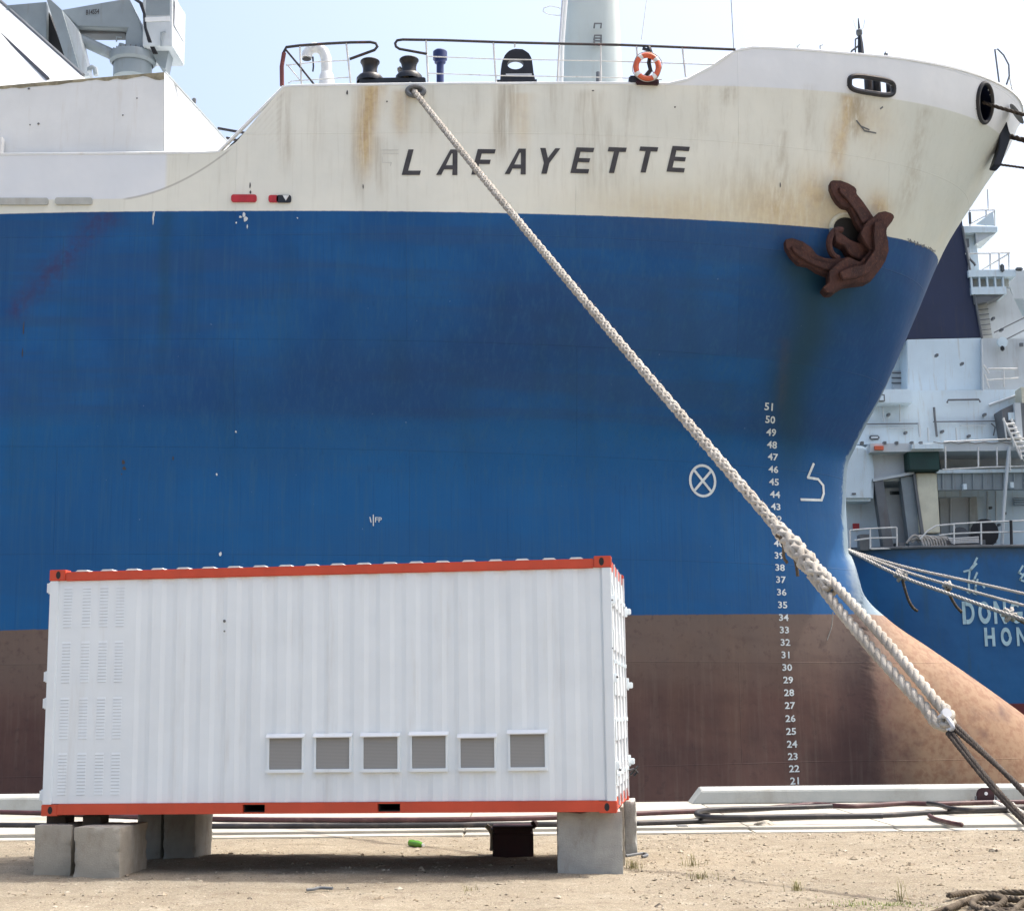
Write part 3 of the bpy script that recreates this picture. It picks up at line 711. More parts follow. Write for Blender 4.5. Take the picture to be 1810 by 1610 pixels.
aprism('crown', [(1165, 560), (1230, 505), (1310, 490), (1390, 515), (1420, 552), (1392, 610), (1330, 690), (1320, 740), (1345, 850), (1350, 960), (1310, 1080), (1268, 1150), (1170, 1280), (1080, 1330), (930, 1348), (830, 1362), (750, 1412), (690, 1462), (620, 1465), (560, 1400), (640, 1330), (640, 1200), (760, 1090), (870, 1030), (1010, 1092), (1128, 960), (1060, 860), (1010, 760), (1060, 650), (1110, 600)], 0.62, 0.42, 0.022)
aprism('crown_boss', [(1180, 620), (1290, 590), (1300, 700), (1290, 900), (1240, 1080), (1120, 1220), (960, 1280), (800, 1300), (760, 1210), (900, 1150), (1060, 1120), (1180, 950), (1170, 780)], 0.76, 0.4, 0.025)
aprism('shank', [(700, 700), (780, 745), (900, 835), (1060, 890), (1140, 965), (1040, 1090), (880, 1000), (820, 900), (720, 850)], 0.40, 0.45, 0.02)
m = MB(); P = []
for k in range(13):
    q = math.pi * (0.15 + 1.05 * k / 12); P.append(on_hull(1370 + (760 + 120 * math.cos(q + 1.2)) / 6.708, 300 + (880 + 170 * math.sin(q + 1.2)) / 6.708, 0.3))
m.tube(P, 0.075, 8); m.build('shackle_ring', M['anchor'], anc, True)

# ---- mooring deck fittings along the near edge
def EY(px, py, inset=0.25): return on_hull(px, py).y + inset
def pipe(pxs, Y, r, n=8):
    m = MB(); m.tube([at(a, b, Y) for a, b in pxs], r, n); return m
YE = 33.30
def rail_group(name, Y, tops, posts, mids, topmat, label):
    g = empty(name, at(posts[0][0], posts[0][2], Y)); par(g, ship); WORLD[g] = Matrix.Translation(at(posts[0][0], posts[0][2], Y))
    g['label'] = label
    for t in tops: pipe(t[0], Y, t[1]).build('top_bar', topmat if len(t) < 3 else t[2], g, True)
    for x0, y0, y1 in [(p[0], p[1], p[2]) for p in posts]: pass
    for p in posts: pipe([(p[0], p[1]), (p[3] if len(p) > 3 else p[0] + (p[1] - p[2]) * -0.02, p[2])], Y, 0.022).build('post', M['rail'], g, True)
    for mm in mids: pipe(mm, Y, 0.014, 6).build('middle_bar', M['rail'], g, True)
    return g
loopL = [(665 - 0 , 0)]
rail_group('guard_rail', YE,
    [([(499, 154), (498, 118), (502, 92), (506, 84), (530, 81), (580, 77.5), (620, 75.5), (655, 75), (664, 77), (667, 83), (662, 89), (640, 97), (618, 105)], 0.034),
     ([(504, 87), (530, 118), (557, 152)], 0.024), ([(498.5, 152), (498, 118), (502, 94)], 0.05, M['railred'])],
    [(530, 81, 152, 533), (612, 76, 148, 620)],
    [[(506, 116), (560, 110), (618, 107)], [(509, 148), (515, 144), (618, 137)], [(507, 114), (530, 142)]], M['raildark'], 'short dark guard rail at the break of the deck')
rail_group('guard_rail', YE,
    [([(755, 96), (706, 87), (700, 83), (698.5, 77), (702, 72), (712, 70.5), (780, 71.5), (880, 75), (1000, 78), (1100, 80), (1200, 84), (1300, 88)], 0.032)],
    [(753, 72, 146, 757), (872, 75, 147, 877), (989, 77, 146, 985), (910, 75.5, 84, 910), (1062, 79, 148, 1062), (1125, 81, 148, 1130), (1206, 84, 136, 1212)],
    [[(755, 100), (872, 105), (1062, 108), (1205, 113), (1262, 115)], [(757, 130), (874, 134), (1062, 137), (1170, 141)]], M['raildark'], 'long dark topped guard rail on the forecastle edge')
for x in (1062,):
    pass
# gooseneck vent
m = MB(); Yg = 34.0
m.tube([at(a, b, Yg) for a, b in [(578, 156), (577, 120), (576, 103), (572, 92), (564, 86), (556, 85), (548, 88), (543, 96), (542, 103)]], 0.125, 14)
g = m.build('gooseneck_vent', M['white'], ship, True)
m = MB(); m.lathe([(0.105, 0), (0.105, 0.01)], at(542, 103.5, Yg) + Vector((0, 0, -0.03)), (0, 0, 1), 14); m.build('vent_mouth', M['dark'], g)
m = MB(); m.lathe([(0.20, 0), (0.16, 0.35), (0.13, 0.4)], at(577, 158, Yg), n=14); m.build('vent_base', M['white'], g, True)
m = MB(); m.tube([at(553, 101, Yg), at(554, 118, Yg), at(553, 127, Yg)], 0.02, 6); m.build('vent_chain', M['black'], g)
# mooring bitts
bt = empty('mooring_bitts', at(690, 150, 33.5)); par(bt, ship); WORLD[bt] = Matrix.Translation(at(690, 150, 33.5))
bt['label'] = 'pair of black mooring bitts on a rusty base'
for px in (654, 723):
    c = at(px, 131 if px < 700 else 128, 33.6)
    m = MB(); m.lathe([(0.19, -0.1), (0.17, 0.02), (0.165, 0.12), (0.19, 0.22), (0.225, 0.27), (0.225, 0.30), (0.20, 0.325), (0.0, 0.33)], c, n=20, caps=False); m.build('bitt_drum', M['black'], bt, True)
    m = MB(); m.lathe([(0.31, -0.22), (0.31, -0.12), (0.26, -0.06), (0.17, -0.05)], c, n=20, caps=False); m.build('bitt_flange', M['black'], bt, True)
m = MB(); m.pbox(634, 137, 752, 152, 33.35, 33.9); m.build('bitt_base', M['black'], bt, bevel=0.02)
# blue vent post
m = MB(); c = at(778, 147, 33.9)
m.lathe([(0.085, 0), (0.085, 0.47), (0.13, 0.49), (0.13, 0.56), (0.165, 0.57), (0.165, 0.76), (0.12, 0.80), (0.0, 0.80)], c, n=16, caps=False)
m.build('vent_post', M['bluepost'], ship, True, angle=30)
# heavy towing bracket with an eye
br_ = empty('towing_bracket', at(913, 145, 33.6)); par(br_, ship); WORLD[br_] = Matrix.Translation(at(913, 145, 33.6)); br_['label'] = 'black towing bracket with a round eye'
Yb = 33.6; outl = [(879, 147), (884, 142), (885, 125), (887, 110), (893, 96), (902, 88), (912, 86), (924, 87), (934, 93), (940, 103), (942, 118), (944, 135), (947, 144), (948, 147)]
eye_c = (911, 113); nE = 28; m = MB()
def ray_out(a):
    # outline point in direction a from the eye centre
    best = None; dx, dy = math.cos(a), math.sin(a)
    ol = outl + [outl[0]]
    for (x0, y0), (x1, y1) in zip(ol[:-1], ol[1:]):
        ex, ey = x1 - x0, y1 - y0; den = dx * ey - dy * ex
        if abs(den) < 1e-9: continue
        t = ((x0 - eye_c[0]) * ey - (y0 - eye_c[1]) * ex) / den; s_ = ((x0 - eye_c[0]) * dy - (y0 - eye_c[1]) * dx) / den
        if t > 0 and -1e-6 <= s_ <= 1 + 1e-6 and (best is None or t < best): best = t
    return (eye_c[0] + dx * best, eye_c[1] + dy * best)
inn, out = [], []
for k in range(nE):
    a = 2 * math.pi * k / nE
    inn.append((eye_c[0] + 14.5 * math.cos(a), eye_c[1] + 9.5 * math.sin(a))); out.append(ray_out(a))
V = [at(a, b, Yb) for a, b in inn] + [at(a, b, Yb) for a, b in out]; V += [v + Vector((0, 0.22, 0)) for v in V]
Fc = []
for k in range(nE):
    l = (k + 1) % nE; Fc += [(k, l, nE + l, nE + k), (2 * nE + k, 3 * nE + k, 3 * nE + l, 2 * nE + l), (k, 2 * nE + k, 2 * nE + l, l), (nE + k, nE + l, 3 * nE + l, 3 * nE + k)]
m.add(V, Fc); m.build('bracket_plate', M['black'], br_, bevel=0.015)
m = MB(); m.pbox(878, 141, 949, 148, 33.5, 33.9); m.build('bracket_foot', M['black'], br_)
m = MB(); m.pbox(894, 130.5, 940, 134.5, 33.585, 33.62); m.build('weld_strip', M['galv'], br_)
# foremast
fm = empty('foremast', at(1052, 150, 36.5)); par(fm, ship); WORLD[fm] = Matrix.Translation(at(1052, 150, 36.5)); fm['label'] = 'pale grey tapered foremast with rungs'
m = MB(); b0, b1 = at(989, 150, 36.5), at(1105, 150, 36.5); t0, t1 = at(1014, -160, 36.5), at(1089, -160, 36.5)
nseg = 18; V = []; 
for lo, hi in ((b0, b1), (t0, t1)):
    cx = (lo.x + hi.x) / 2; rx = (hi.x - lo.x) / 2
    for k in range(nseg):
        a = 2 * math.pi * k / nseg; ca, s2 = math.cos(a), math.sin(a)
        V.append((cx + rx * math.copysign(abs(ca) ** .55, ca), 37.3 + rx * math.copysign(abs(s2) ** .55, s2), lo.z))
m.add(V, [(k, (k + 1) % nseg, nseg + (k + 1) % nseg, nseg + k) for k in range(nseg)]); m.build('mast_tube', M['mast'], fm, True)
for y in (42, 63, 68, 73):
    m = MB(); a, b = at(1051, y, 36.28), at(1063, y, 36.28); m.tube([a + Vector((0, .25, 0)), a, b, b + Vector((0, .25, 0))], 0.022, 6); m.build('rung', M['dgrey'], fm)
m = MB(); m.tube([at(992, 150, 36.2), at(994, 80, 36.2), at(1003, -40, 36.2)], 0.05, 8); m.build('cable_pipe', M['white'], fm, True)
m = MB(); m.tube([at(986, 150, 36.1), at(989, 80, 36.1), at(998, -40, 36.1)], 0.03, 8); m.build('cable_pipe', M['galv'], fm, True)
m = MB(); m.tube([at(995, 27, 36.1), at(985, 28, 36.1), at(970, 26, 36.2), at(960, 21, 36.3), at(961, 15, 36.3), at(972, 11, 36.3), at(988, 14, 36.2), at(994, 20, 36.1)], 0.012, 6); m.build('light_hoop', M['rail'], fm)
m = MB(); m.tube([at(1057, 150, 36.2), at(1057, 128, 36.2)], 0.05, 8); m.build('valve_post', M['dgrey'], fm)
for a, b in (((1134, 70), (1144, -5)), ((1297, 88), (1292, -5))):
    m = MB(); m.tube([at(a[0], a[1], 35.5), at(b[0], b[1], 36.2)], 0.011, 5); m.build('stay_wire', M['dgrey'], fm)
# small light mast and fittings further forward
lm = empty('light_mast', at(1521, 96, 36.5)); par(lm, ship); WORLD[lm] = Matrix.Translation(at(1521, 96, 36.5)); lm['label'] = 'small dark light mast above the bulwark'
m = MB(); m.tube([at(1523, 110, 36.5), at(1521, 78, 36.5), at(1519, 55, 36.5), at(1517, 33, 36.5)], [0.09, 0.07, 0.035, 0.012], 8); m.build('mast_pole', M['black'], lm, True)
m = MB(); m.tube([at(1501, 100, 36.5), at(1506, 90, 36.5), at(1517, 82, 36.5)], 0.025, 6); m.tube([at(1512, 70, 36.5), at(1512, 95, 36.5)], 0.02, 6); m.tube([at(1512, 70, 36.5), at(1519, 66, 36.5)], 0.02, 6); m.build('mast_brace', M['dgrey'], lm)
m = MB(); m.lathe([(.05, 0), (.08, .05), (.08, .14), (.03, .18)], at(1519, 64, 36.5), n=10); m.build('mast_lamp', M['dgrey'], lm, True)
m = MB(); m.tube([at(1508, 36, 36.5), at(1513, 52, 36.5), at(1519, 54, 36.5), at(1526, 50, 36.5), at(1529, 35, 36.5)], 0.008, 5); m.build('antenna_loop', M['rail'], lm)
for px in (1410, 1450): 
    m = MB(); c = at(px, 90, 35); m.tube([c, c + Vector((0, 0, .12)), c + Vector((.06, 0, .15))], 0.02, 6); m.build('lashing_eye', M['rail'], ship)
m = MB(); m.lathe([(.03, -.1), (.05, 0), (.05, .05), (.0, .12)], at(1566, 99, 35.6), n=8, caps=False); m.build('small_vent', M['dgrey'], ship)
m = MB(); m.tube([at(1766, 146, 39), at(1762, 115, 39), at(1758.5, 88, 39), at(1763, 87, 39), at(1774, 98, 39), at(1783, 115, 39), at(1784, 135, 39), at(1779, 150, 39)], 0.025, 6); m.build('stem_rail', M['dgrey'], ship, True)
m = MB(); m.tube([at(1784, 135, 39.2), at(1790, 165, 39.4)], 0.02, 6); m.build('stem_rail', M['rail'], ship, True)

# centre lead at the very stem, dark bracket with its lines
g = empty('stem_bracket', at(1780, 250, 37.3)); par(g, ship); WORLD[g] = Matrix.Translation(at(1780, 250, 37.3)); g['label'] = 'black bracket bolted to the stem'
m = MB(); m.prism([at(a, b, 37.3) for a, b in [(1772, 208), (1779, 212), (1784, 232), (1788, 240), (1780, 262), (1769, 294), (1756, 292), (1766, 262), (1767, 240), (1763, 228), (1765, 215)]], (0, 0.4, 0)); m.build('bracket_plate', M['black'], g, bevel=0.02)

# ---- deckhouse block, hatch and crane at the left
dh = empty('deck_block', at(150, 276, 33.2)); par(dh, ship); WORLD[dh] = Matrix.Translation(at(150, 276, 33.2)); dh['label'] = 'cream steel deck block with a peeling top edge'
Yd = 33.25
m = MB(); m.prism([at(-160, 288, Yd), at(290, 277, Yd), at(290, 128.5, Yd), at(-160, 166, Yd)], (0, 3.2, 0)); m.build('block_wall', M['white'], dh, bevel=0.01)
A, B, C_ = at(290, 276, Yd), at(290, 128.5, Yd), at(412, 262, 36.6)
D = at(290, 128.5, Yd) + Vector((0, 3, 0)); E_ = A + Vector((0, 3, 0))
C2 = Vector((C_.x, C_.y + 1.5, C_.z)); C3 = Vector((C_.x, C_.y, A.z)); C4 = Vector((C2.x, C2.y, A.z))
m = MB(); m.add([A + Vector((.004, 0, 0)), B + Vector((.004, 0, 0)), C_, D, C2, E_, C3, C4], [(0, 2, 1), (1, 2, 4, 3), (3, 4, 5), (0, 6, 2), (6, 7, 4, 2), (5, 4, 7)]); m.build('sloping_end', M['white'], dh)
m = MB(); N_ = 60; top = []; bot = []
for k in range(N_ + 1):
    px = -160 + 450 * k / N_; yt = 166 - 37.5 * k / N_ ; dpt = 2.5 + 11 * abs(noise.noise(Vector((k * 0.21, 3.3, 0)))) + 9 * max(0, noise.noise(Vector((k * 0.09, 9.1, 0))))
    top.append(at(px, yt - 0.5, Yd - 0.006)); bot.append(at(px, yt + dpt, Yd - 0.006))
m.add(top + bot, [(k, k + 1, N_ + 2 + k, N_ + 1 + k) for k in range(N_)]); m.build('peeled_edge', M['yellow'], dh)
for a in [(51, 157, 2.4), (68, 219, 2.4), (53, 221, 1.6), (217, 204, 1.8), (242, 174, 1.5)]:
    m = MB(); c = at(a[0], a[1], Yd - 0.01); m.lathe([(a[2] / 85, 0), (a[2] / 85 * .5, .02)], c, (0, -1, 0), 8); m.build('bolt', M['dgrey'], dh)
m = MB(); m.pbox(-6, 242, 2.5, 274, 33.0, 33.2); m.build('side_fitting', M['white'], dh)
for pts in ([(385, 227), (436, 236)], [(400, 244), (425, 250)]):
    m = MB(); m.tube([at(a, b, 35.4) for a, b in pts], 0.035, 6); m.build('step_rail', M['raildark'], dh)
m = MB(); m.tube([at(292, 128, 33.5), at(345, 187, 34.2), at(412, 262, 35.3)], 0.03, 6); m.build('edge_bar', M['lgrey'], dh)
m = MB(); m.lathe([(.02, 0), (.05, .03), (.05, .12), (0, .16)], at(343, 184, 34.3), n=8, caps=False); m.build('edge_light', M['dgrey'], dh)
m = MB(); m.tube([at(170, 134, 34.5), at(168, 122, 34.5), at(163, 119, 34.5), at(158, 122, 34.5), at(158, 127, 34.5)], 0.06, 8); m.build('block_vent', M['grey'], dh, True)
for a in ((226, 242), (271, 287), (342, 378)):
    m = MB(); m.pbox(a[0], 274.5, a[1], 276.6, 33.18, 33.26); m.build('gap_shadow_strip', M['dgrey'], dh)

ht = empty('hatch_cover', at(20, 150, 35)); par(ht, ship); WORLD[ht] = Matrix.Translation(at(20, 150, 35)); ht['label'] = 'white sloping hatch panel with dark seams'
def tilt(px, py): 
    return at(px, py, 34.4 + (150 - py) * 0.028)
m = MB(); m.prism([tilt(-60, 160), tilt(146, 136), tilt(-60, -48)], (0, 0.3, 0.06)); m.build('hatch_panel', M['white'], ht)
m = MB(); m.tube([tilt(-60, -52), tilt(147, 133)], 0.045, 6); m.build('hatch_edge', M['dgrey'], ht)
m = MB(); m.tube([tilt(-20, 42) - Vector((0, .04, 0)), tilt(86, 141) - Vector((0, .04, 0))], 0.05, 4); m.build('hatch_seam', M['black'], ht)
m = MB(); m.tube([tilt(-30, -30) - Vector((0, .02, .2)), tilt(140, 130) - Vector((0, .02, 0.02))], 0.012, 4); m.build('hatch_seam', M['dgrey'], ht)

cr = empty('deck_crane', at(233, 130, 38)); par(cr, ship); WORLD[cr] = Matrix.Translation(at(233, 130, 38)); cr['label'] = 'grey knuckle deck crane with a small cab'
Yk = 37.6
m = MB(); c = at(234, 140, Yk + .6); s_ = Yk / FOC
m.lathe([(36 * s_, 0), (36 * s_, 0.42)], c, n=28); m.build('pedestal', M['grey'], cr, True)
m = MB(); m.lathe([(38 * s_, 0.38), (43 * s_, 0.45), (43.5 * s_, 0.60), (42 * s_, 0.66), (0, 0.67)], c, n=32, caps=False); m.build('slewing_ring', M['grey'], cr, True, angle=30)
for k in range(26):
    a = 2 * math.pi * k / 26; m = MB(); m.lathe([(.018, 0), (.018, .05)], c + Vector((40 * s_ * math.cos(a), 40 * s_ * math.sin(a), 0.66)), n=6); m.build('bolt', M['dgrey'], cr)
m = MB(); m.prism([at(a, b, Yk + .25) for a, b in [(107, 18), (170, 7), (228, -3), (244, 30), (254, 60), (263, 93), (221, 94), (222, 62), (226, 50), (138, 47)]], (0, 0.75, 0)); m.build('jib', M['grey'], cr, bevel=0.02)
m = MB(); m.prism([at(a, b, Yk + .5) for a, b in [(138, 47), (226, 50), (220, 60), (142, 60)]], (0, 0.4, 0)); m.build('jib_underside', M['dgrey'], cr)
m = MB(); m.prism([at(a, b, Yk + .0) for a, b in [(80, -10), (108, 16), (130, 42), (139, 55), (158, 133), (142, 137), (117, 60)]], (0, 0.5, 0)); m.build('knuckle_arm', M['lgrey'], cr, bevel=0.02)
m = MB(); m.prism([at(a, b, Yk - .15) for a, b in [(80, -8), (109, 18), (144, 137), (117, 110)]], (0, 0.3, 0)); m.build('knuckle_plate', M['grey'], cr)
m = MB(); m.prism([at(a, b, Yk + .3) for a, b in [(12, 10), (82, 4), (82, 78), (60, 78), (12, 25)]], (0, 0.6, 0)); m.build('jib_head', M['grey'], cr)
m = MB(); m.prism([at(a, b, Yk + .5) for a, b in [(82, 10), (120, 115), (82, 80)]], (0, 0.3, 0)); m.build('jib_gap', M['dark'], cr)
m = MB(); m.tube([at(140, 70, Yk + .4), at(190, 93, Yk + .5), at(212, 103, Yk + .6)], 0.15, 12); m.build('lift_cylinder', M['grey'], cr, True)
m = MB(); m.tube([at(218, 80, Yk + .3), at(214, 92, Yk + .3)], 0.12, 10); m.tube([at(206, 74, Yk + .3), at(206, 66, Yk + .3), at(215, 67, Yk + .3)], 0.02, 6); m.build('slew_motor', M['grey'], cr, True)
cy0, cy1 = Yk + .1, Yk + 1.4
def cabpt(px, py, Y): return at(px, py, Y)
FL = [at(252, 82, cy0), at(304, 82, cy0), at(304, -14, cy0), at(252, -14, cy0)]
FR = [at(326, 110, cy1), at(326, 20, cy1)]
m = MB(); a, b, c1, d1 = FL; e1 = Vector((FR[0].x, cy1, a.z)); f1 = Vector((FR[0].x, cy1, c1.z)); g1 = Vector((a.x, cy1, a.z)); h1 = Vector((a.x, cy1, c1.z))
m.add([a, b, c1, d1, e1, f1, g1, h1], [(0, 1, 2, 3), (1, 4, 5, 2), (4, 6, 7, 5), (6, 0, 3, 7), (0, 6, 4, 1), (3, 2, 5, 7)]); m.build('cab', M['lgrey'], cr, bevel=0.02)
m = MB(); m.prism([at(258, 28, cy0 - .01), at(300, 27, cy0 - .01), at(300, -8, cy0 - .01), at(258, -8, cy0 - .01)], (0, 0.02, 0)); m.build('cab_window', M['grey'], cr)
m = MB(); m.prism([at(256, 39, cy0 - .02), at(300, 37, cy0 - .02), at(300, 29.5, cy0 - .02), at(256, 31.5, cy0 - .02)], (0, 0.02, 0)); m.build('cab_rail_panel', M['white'], cr)
m = MB(); u_ = (Vector((FR[0].x, cy1, 0)) - Vector((b.x, cy0, 0))); nn = Vector((u_.y, -u_.x, 0)).normalized() * 0.012
def cabr(t, z): q = Vector((b.x, cy0, 0)) + u_ * t; return Vector((q.x, q.y, z)) + nn
hz_ = c1.z - b.z
m.add([cabr(.1, b.z + hz_ * .42), cabr(.9, b.z + hz_ * .42), cabr(.9, b.z + hz_ * .95), cabr(.1, b.z + hz_ * .95)], [(0, 1, 2, 3)]); m.build('cab_window', M['galv'], cr)
m = MB(); m.tube([at(285, 82, cy0 - .05), at(285, 58, cy0 - .05), at(293, 57, cy0 - .05)], 0.025, 6); m.build('cab_handrail', M['grey'], cr)
m = MB(); m.prism([at(262, 84, cy0 + .3), at(300, 84, cy0 + .3), at(292, 122, cy0 + .3), at(283, 118, cy0 + .3)], (0, 0.5, 0)); m.build('cab_bracket', M['grey'], cr)
for k in range(3):
    m = MB(); m.tube([at(232 + k * 3, -4, Yk + .15), at(247 + k * 2, 6, Yk + .1), at(254 + k, 25, Yk + .1), at(256 + k, 50, Yk + .1), at(262 + k * 2, 72, Yk + .1), at(272 + k * 3, 96, Yk + .2)], 0.022, 6); m.build('hydraulic_hose', M['black'], cr, True)
V, Fc = text_mesh('B14S54', 0.02); q = at(152, 27, Yk + .235); m = MB(); m.add([(q.x + a * .085, q.y, q.z + b * .14 + a * .085 * .09) for a, b in V], Fc); m.build('crane_lettering', M['text_dark'], cr)

# ---- lifebuoy on the forecastle rail
lb = empty('lifebuoy', at(1144, 117, 33.2)); tag(lb, 'orange lifebuoy hanging on the forecastle rail', 'lifebuoy')
m = MB(); c = at(1144, 119, 33.18)
P = [c + Vector((0.255 * math.cos(2 * math.pi * k / 32), 0, 0.285 * math.sin(2 * math.pi * k / 32))) for k in range(32)]
m.tube(P, 0.065, 10, closed=True); m.build('ring', M['lifering'], lb, True)
for a0 in (35, 125, 215, 305):
    m = MB(); m.tube([c + Vector((0.255 * math.cos(R(a0 + d)), 0, 0.285 * math.sin(R(a0 + d)))) for d in (-9, -4, 0, 4, 9)], 0.069, 10); m.build('reflective_band', M['white'], lb, True)
m = MB(); P = [c + Vector((0.33 * math.cos(2 * math.pi * k / 40) * (1 + .06 * math.sin(8 * math.pi * k / 40)), -.02, 0.36 * math.sin(2 * math.pi * k / 40))) for k in range(40)]
m.tube(P, 0.010, 5, closed=True); m.build('grab_line', M['rope'], lb)
m = MB(); m.tube([at(1147, 84, 33.3), at(1150, 92, 33.25), at(1147, 112, 33.3), at(1150, 125, 33.3), at(1143, 134, 33.3)], 0.05, 7); m.tube([at(1136, 86, 33.3), at(1148, 90, 33.28)], 0.04, 6); m.build('buoy_light', M['black'], lb, True)
m = MB(); m.tube([at(1134, 139, 33.3), at(1150, 120, 33.28), at(1158, 134, 33.3)], 0.015, 5); m.build('lashing', M['rope'], lb)
m = MB(); m.pbox(1112, 133, 1146, 148, 33.25, 33.6); m.build('locker', M['black'], ship, bevel=0.03)
m = MB(); m.pbox(1124, 140, 1165, 148, 33.2, 33.5); m.build('locker_tray', M['maroon'], ship, bevel=0.02)

# ------------------------------------------------------------------ setting: sand, quay, water
def axis(a, b, fine, c, d, coarse):
    return list(np.arange(c, a, coarse)) + list(np.arange(a, b, fine)) + list(np.arange(b, d, coarse))
gx = axis(-9.0, 9.0, 0.10, -150, 150, 6.0); gy = list(np.arange(-40, 12, 4.0)) + list(np.arange(12, 21.2, 0.075)) + [21.2, 21.45]
def gz(x, y):
    if y < 12 or abs(x) > 9.5: return 0.0
    k = sstep(y, 12, 12.6) * (1 - 0.6 * sstep(y, 20.3, 21.2))
    n = noise.fractal(Vector((x * 0.9, y * 0.9, 0)), 1.0, 2.1, 4) * 0.026 + noise.fractal(Vector((x * 5, y * 5, 3)), 0.8, 2.0, 3) * 0.013
    n += 0.006 * noise.noise(Vector((x * 19, y * 19, 7)))
    return float(k * n)
V = [(x, y, gz(x, y)) for y in gy for x in gx]; nx = len(gx)
F_ = [(j * nx + i, j * nx + i + 1, (j + 1) * nx + i + 1, (j + 1) * nx + i) for j in range(len(gy) - 1) for i in range(nx - 1)]
m = MB(); m.v, m.f = V, F_
g = m.build('sandy_ground', M['sand'], None, True, angle=180); tag(g, kind='structure')
# concrete apron: strip and slabs
quay = empty('quay_apron', (0, 25, 0)); tag(quay, kind='structure')
joints = [-60, -45, -30, -22, -16.3, -12.5, -8.7, -4.9, -0.7, 3.18, 5.15, 9.0, 12.8, 16.6, 22, 30, 45, 60]
for a, b in zip(joints[:-1], joints[1:]):
    m = MB(); m.box(a + .008, b - .008, 21.6, 27.78, -0.25, 0.05 + random.uniform(-.004, .004)); m.build('slab', M['quay'], quay, bevel=0.008)
    m = MB(); m.box(a + .01, b - .01, 21.12, 21.58, -0.2, 0.012 + random.uniform(-.004, .006)); m.build('edge_strip', M['quay'], quay, bevel=0.012)
m = MB(); m.box(-60, 60, 21.5, 27.7, -6, -0.26); m.build('quay_wall', M['quay'], quay)
g = MB().add([(-800, 27.6, -1.6), (800, 27.6, -1.6), (2500, 4000, -1.6), (-2500, 4000, -1.6)], [(0, 1, 2, 3)]).build('harbour_water', M['water']); tag(g, kind='structure')
# kerbs along the edge
def kerb(x0, x1, label, slope0=0.0, slope1=0.0):
    m = MB(); prof = [(27.0, 0.052), (27.72, 0.052), (27.72, 0.29), (27.69, 0.31), (27.04, 0.282), (27.012, 0.258)]
    V = []
    for x, sl_ in ((x0, slope0), (x1, slope1)):
        for y, z in prof: V.append((x + sl_ * (z - .05), y, z))
    n = len(prof); m.add(V, [tuple(range(n)), tuple(range(2 * n - 1, n - 1, -1))] + [(i, n + i, n + (i + 1) % n, (i + 1) % n) for i in range(n)])
    o = m.build('quay_kerb', M['kerb'], None, bevel=0.01); tag(o, label, 'kerb', 'concrete kerbs on the quay edge')
kx = gnd(1224, 1421, .05).x
kerb(kx, 24, 'long grey concrete kerb with a slanted end on the quay, right of the container', 0.8, 0)
kerb(-26, at(140, 1410, 27.1).x, 'grey concrete kerb on the quay edge left of the container', 0, -0.5)

# ------------------------------------------------------------------ white container on blocks
CL = Vector((-4.996, 16.626, 0.592)); CR = (0, R(-0.163), R(-7.097))
ct = empty('shipping_container', CL, CR); tag(ct, 'white shipping container with orange rails and six small vents, raised on concrete blocks', 'container')
Cm = WORLD[ct]; Ci = Cm.inverted()
def on_cont(px, py, y=0.0):                                    # picture point -> local point on the plane y = const
    o = Ci @ Vector((0, 0, EYE)); d = Ci.to_3x3() @ ray(px, py); t = (y - o.y) / d.y; return o + d * t
LN, WD, HT = 6.058, 2.438, 2.591
def cb(mb, name, mat, parent=None, **k):
    return mb.build(name, mat, parent or ct, keep=False, **k)
# front wall: flat vented bay at the left, corrugations to the right
zb, zt = 0.125, 2.475
m = MB(); xs = [0.10, 0.875]; ys = [0.030, 0.030]
x = 0.875; P_ = 0.2755
while x < 5.90:
    for dx, yv in ((0.0, 0.030), (0.075, 0.030), (0.105, 0.055), (0.18, 0.055), (0.21, 0.030)):
        pass
    for dx, yv in ((0.10, 0.030), (0.15, 0.043), (0.225, 0.043), (0.2755, 0.030)):
        xs.append(min(x + dx, 5.96)); ys.append(yv)
    x += P_
xs[-1] = 5.965
V = []
for a, b in zip(xs, ys): V += [(a, b, zb), (a, b, zt), (a, b + .003, zb), (a, b + .003, zt)]
F_ = []
for i in range(len(xs) - 1):
    a = 4 * i; F_ += [(a, a + 4, a + 5, a + 1), (a + 2, a + 3, a + 7, a + 6)]
m.add(V, F_); cb(m, 'front_panel', M['cwhite'])
m = MB(); m.box(0.1, 5.95, 2.38, 2.40, zb, zt); cb(m, 'rear_panel', M['cwhite'])
m = MB(); m.box(0.03, 6.0, 0.1, 2.35, 0.10, 0.15); cb(m, 'floor', M['dgrey'])
for k in range(14):
    x = 0.35 + k * 0.41
    if min(abs(x - f_) for f_ in (2.24, 3.69)) < 0.2: continue
    m = MB(); m.box(x, x + 0.05, 0.08, 2.36, 0.02, 0.098); cb(m, 'floor_beam', M['orange'])
for xx in (0.0, LN - 0.105):
    for yy in (0.008, WD - 0.108):
        m = MB(); m.box(xx + .004, xx + 0.101, yy, yy + 0.10, 0.112, HT - 0.114); cb(m, 'corner_post', M['cwhite'], bevel=0.008)
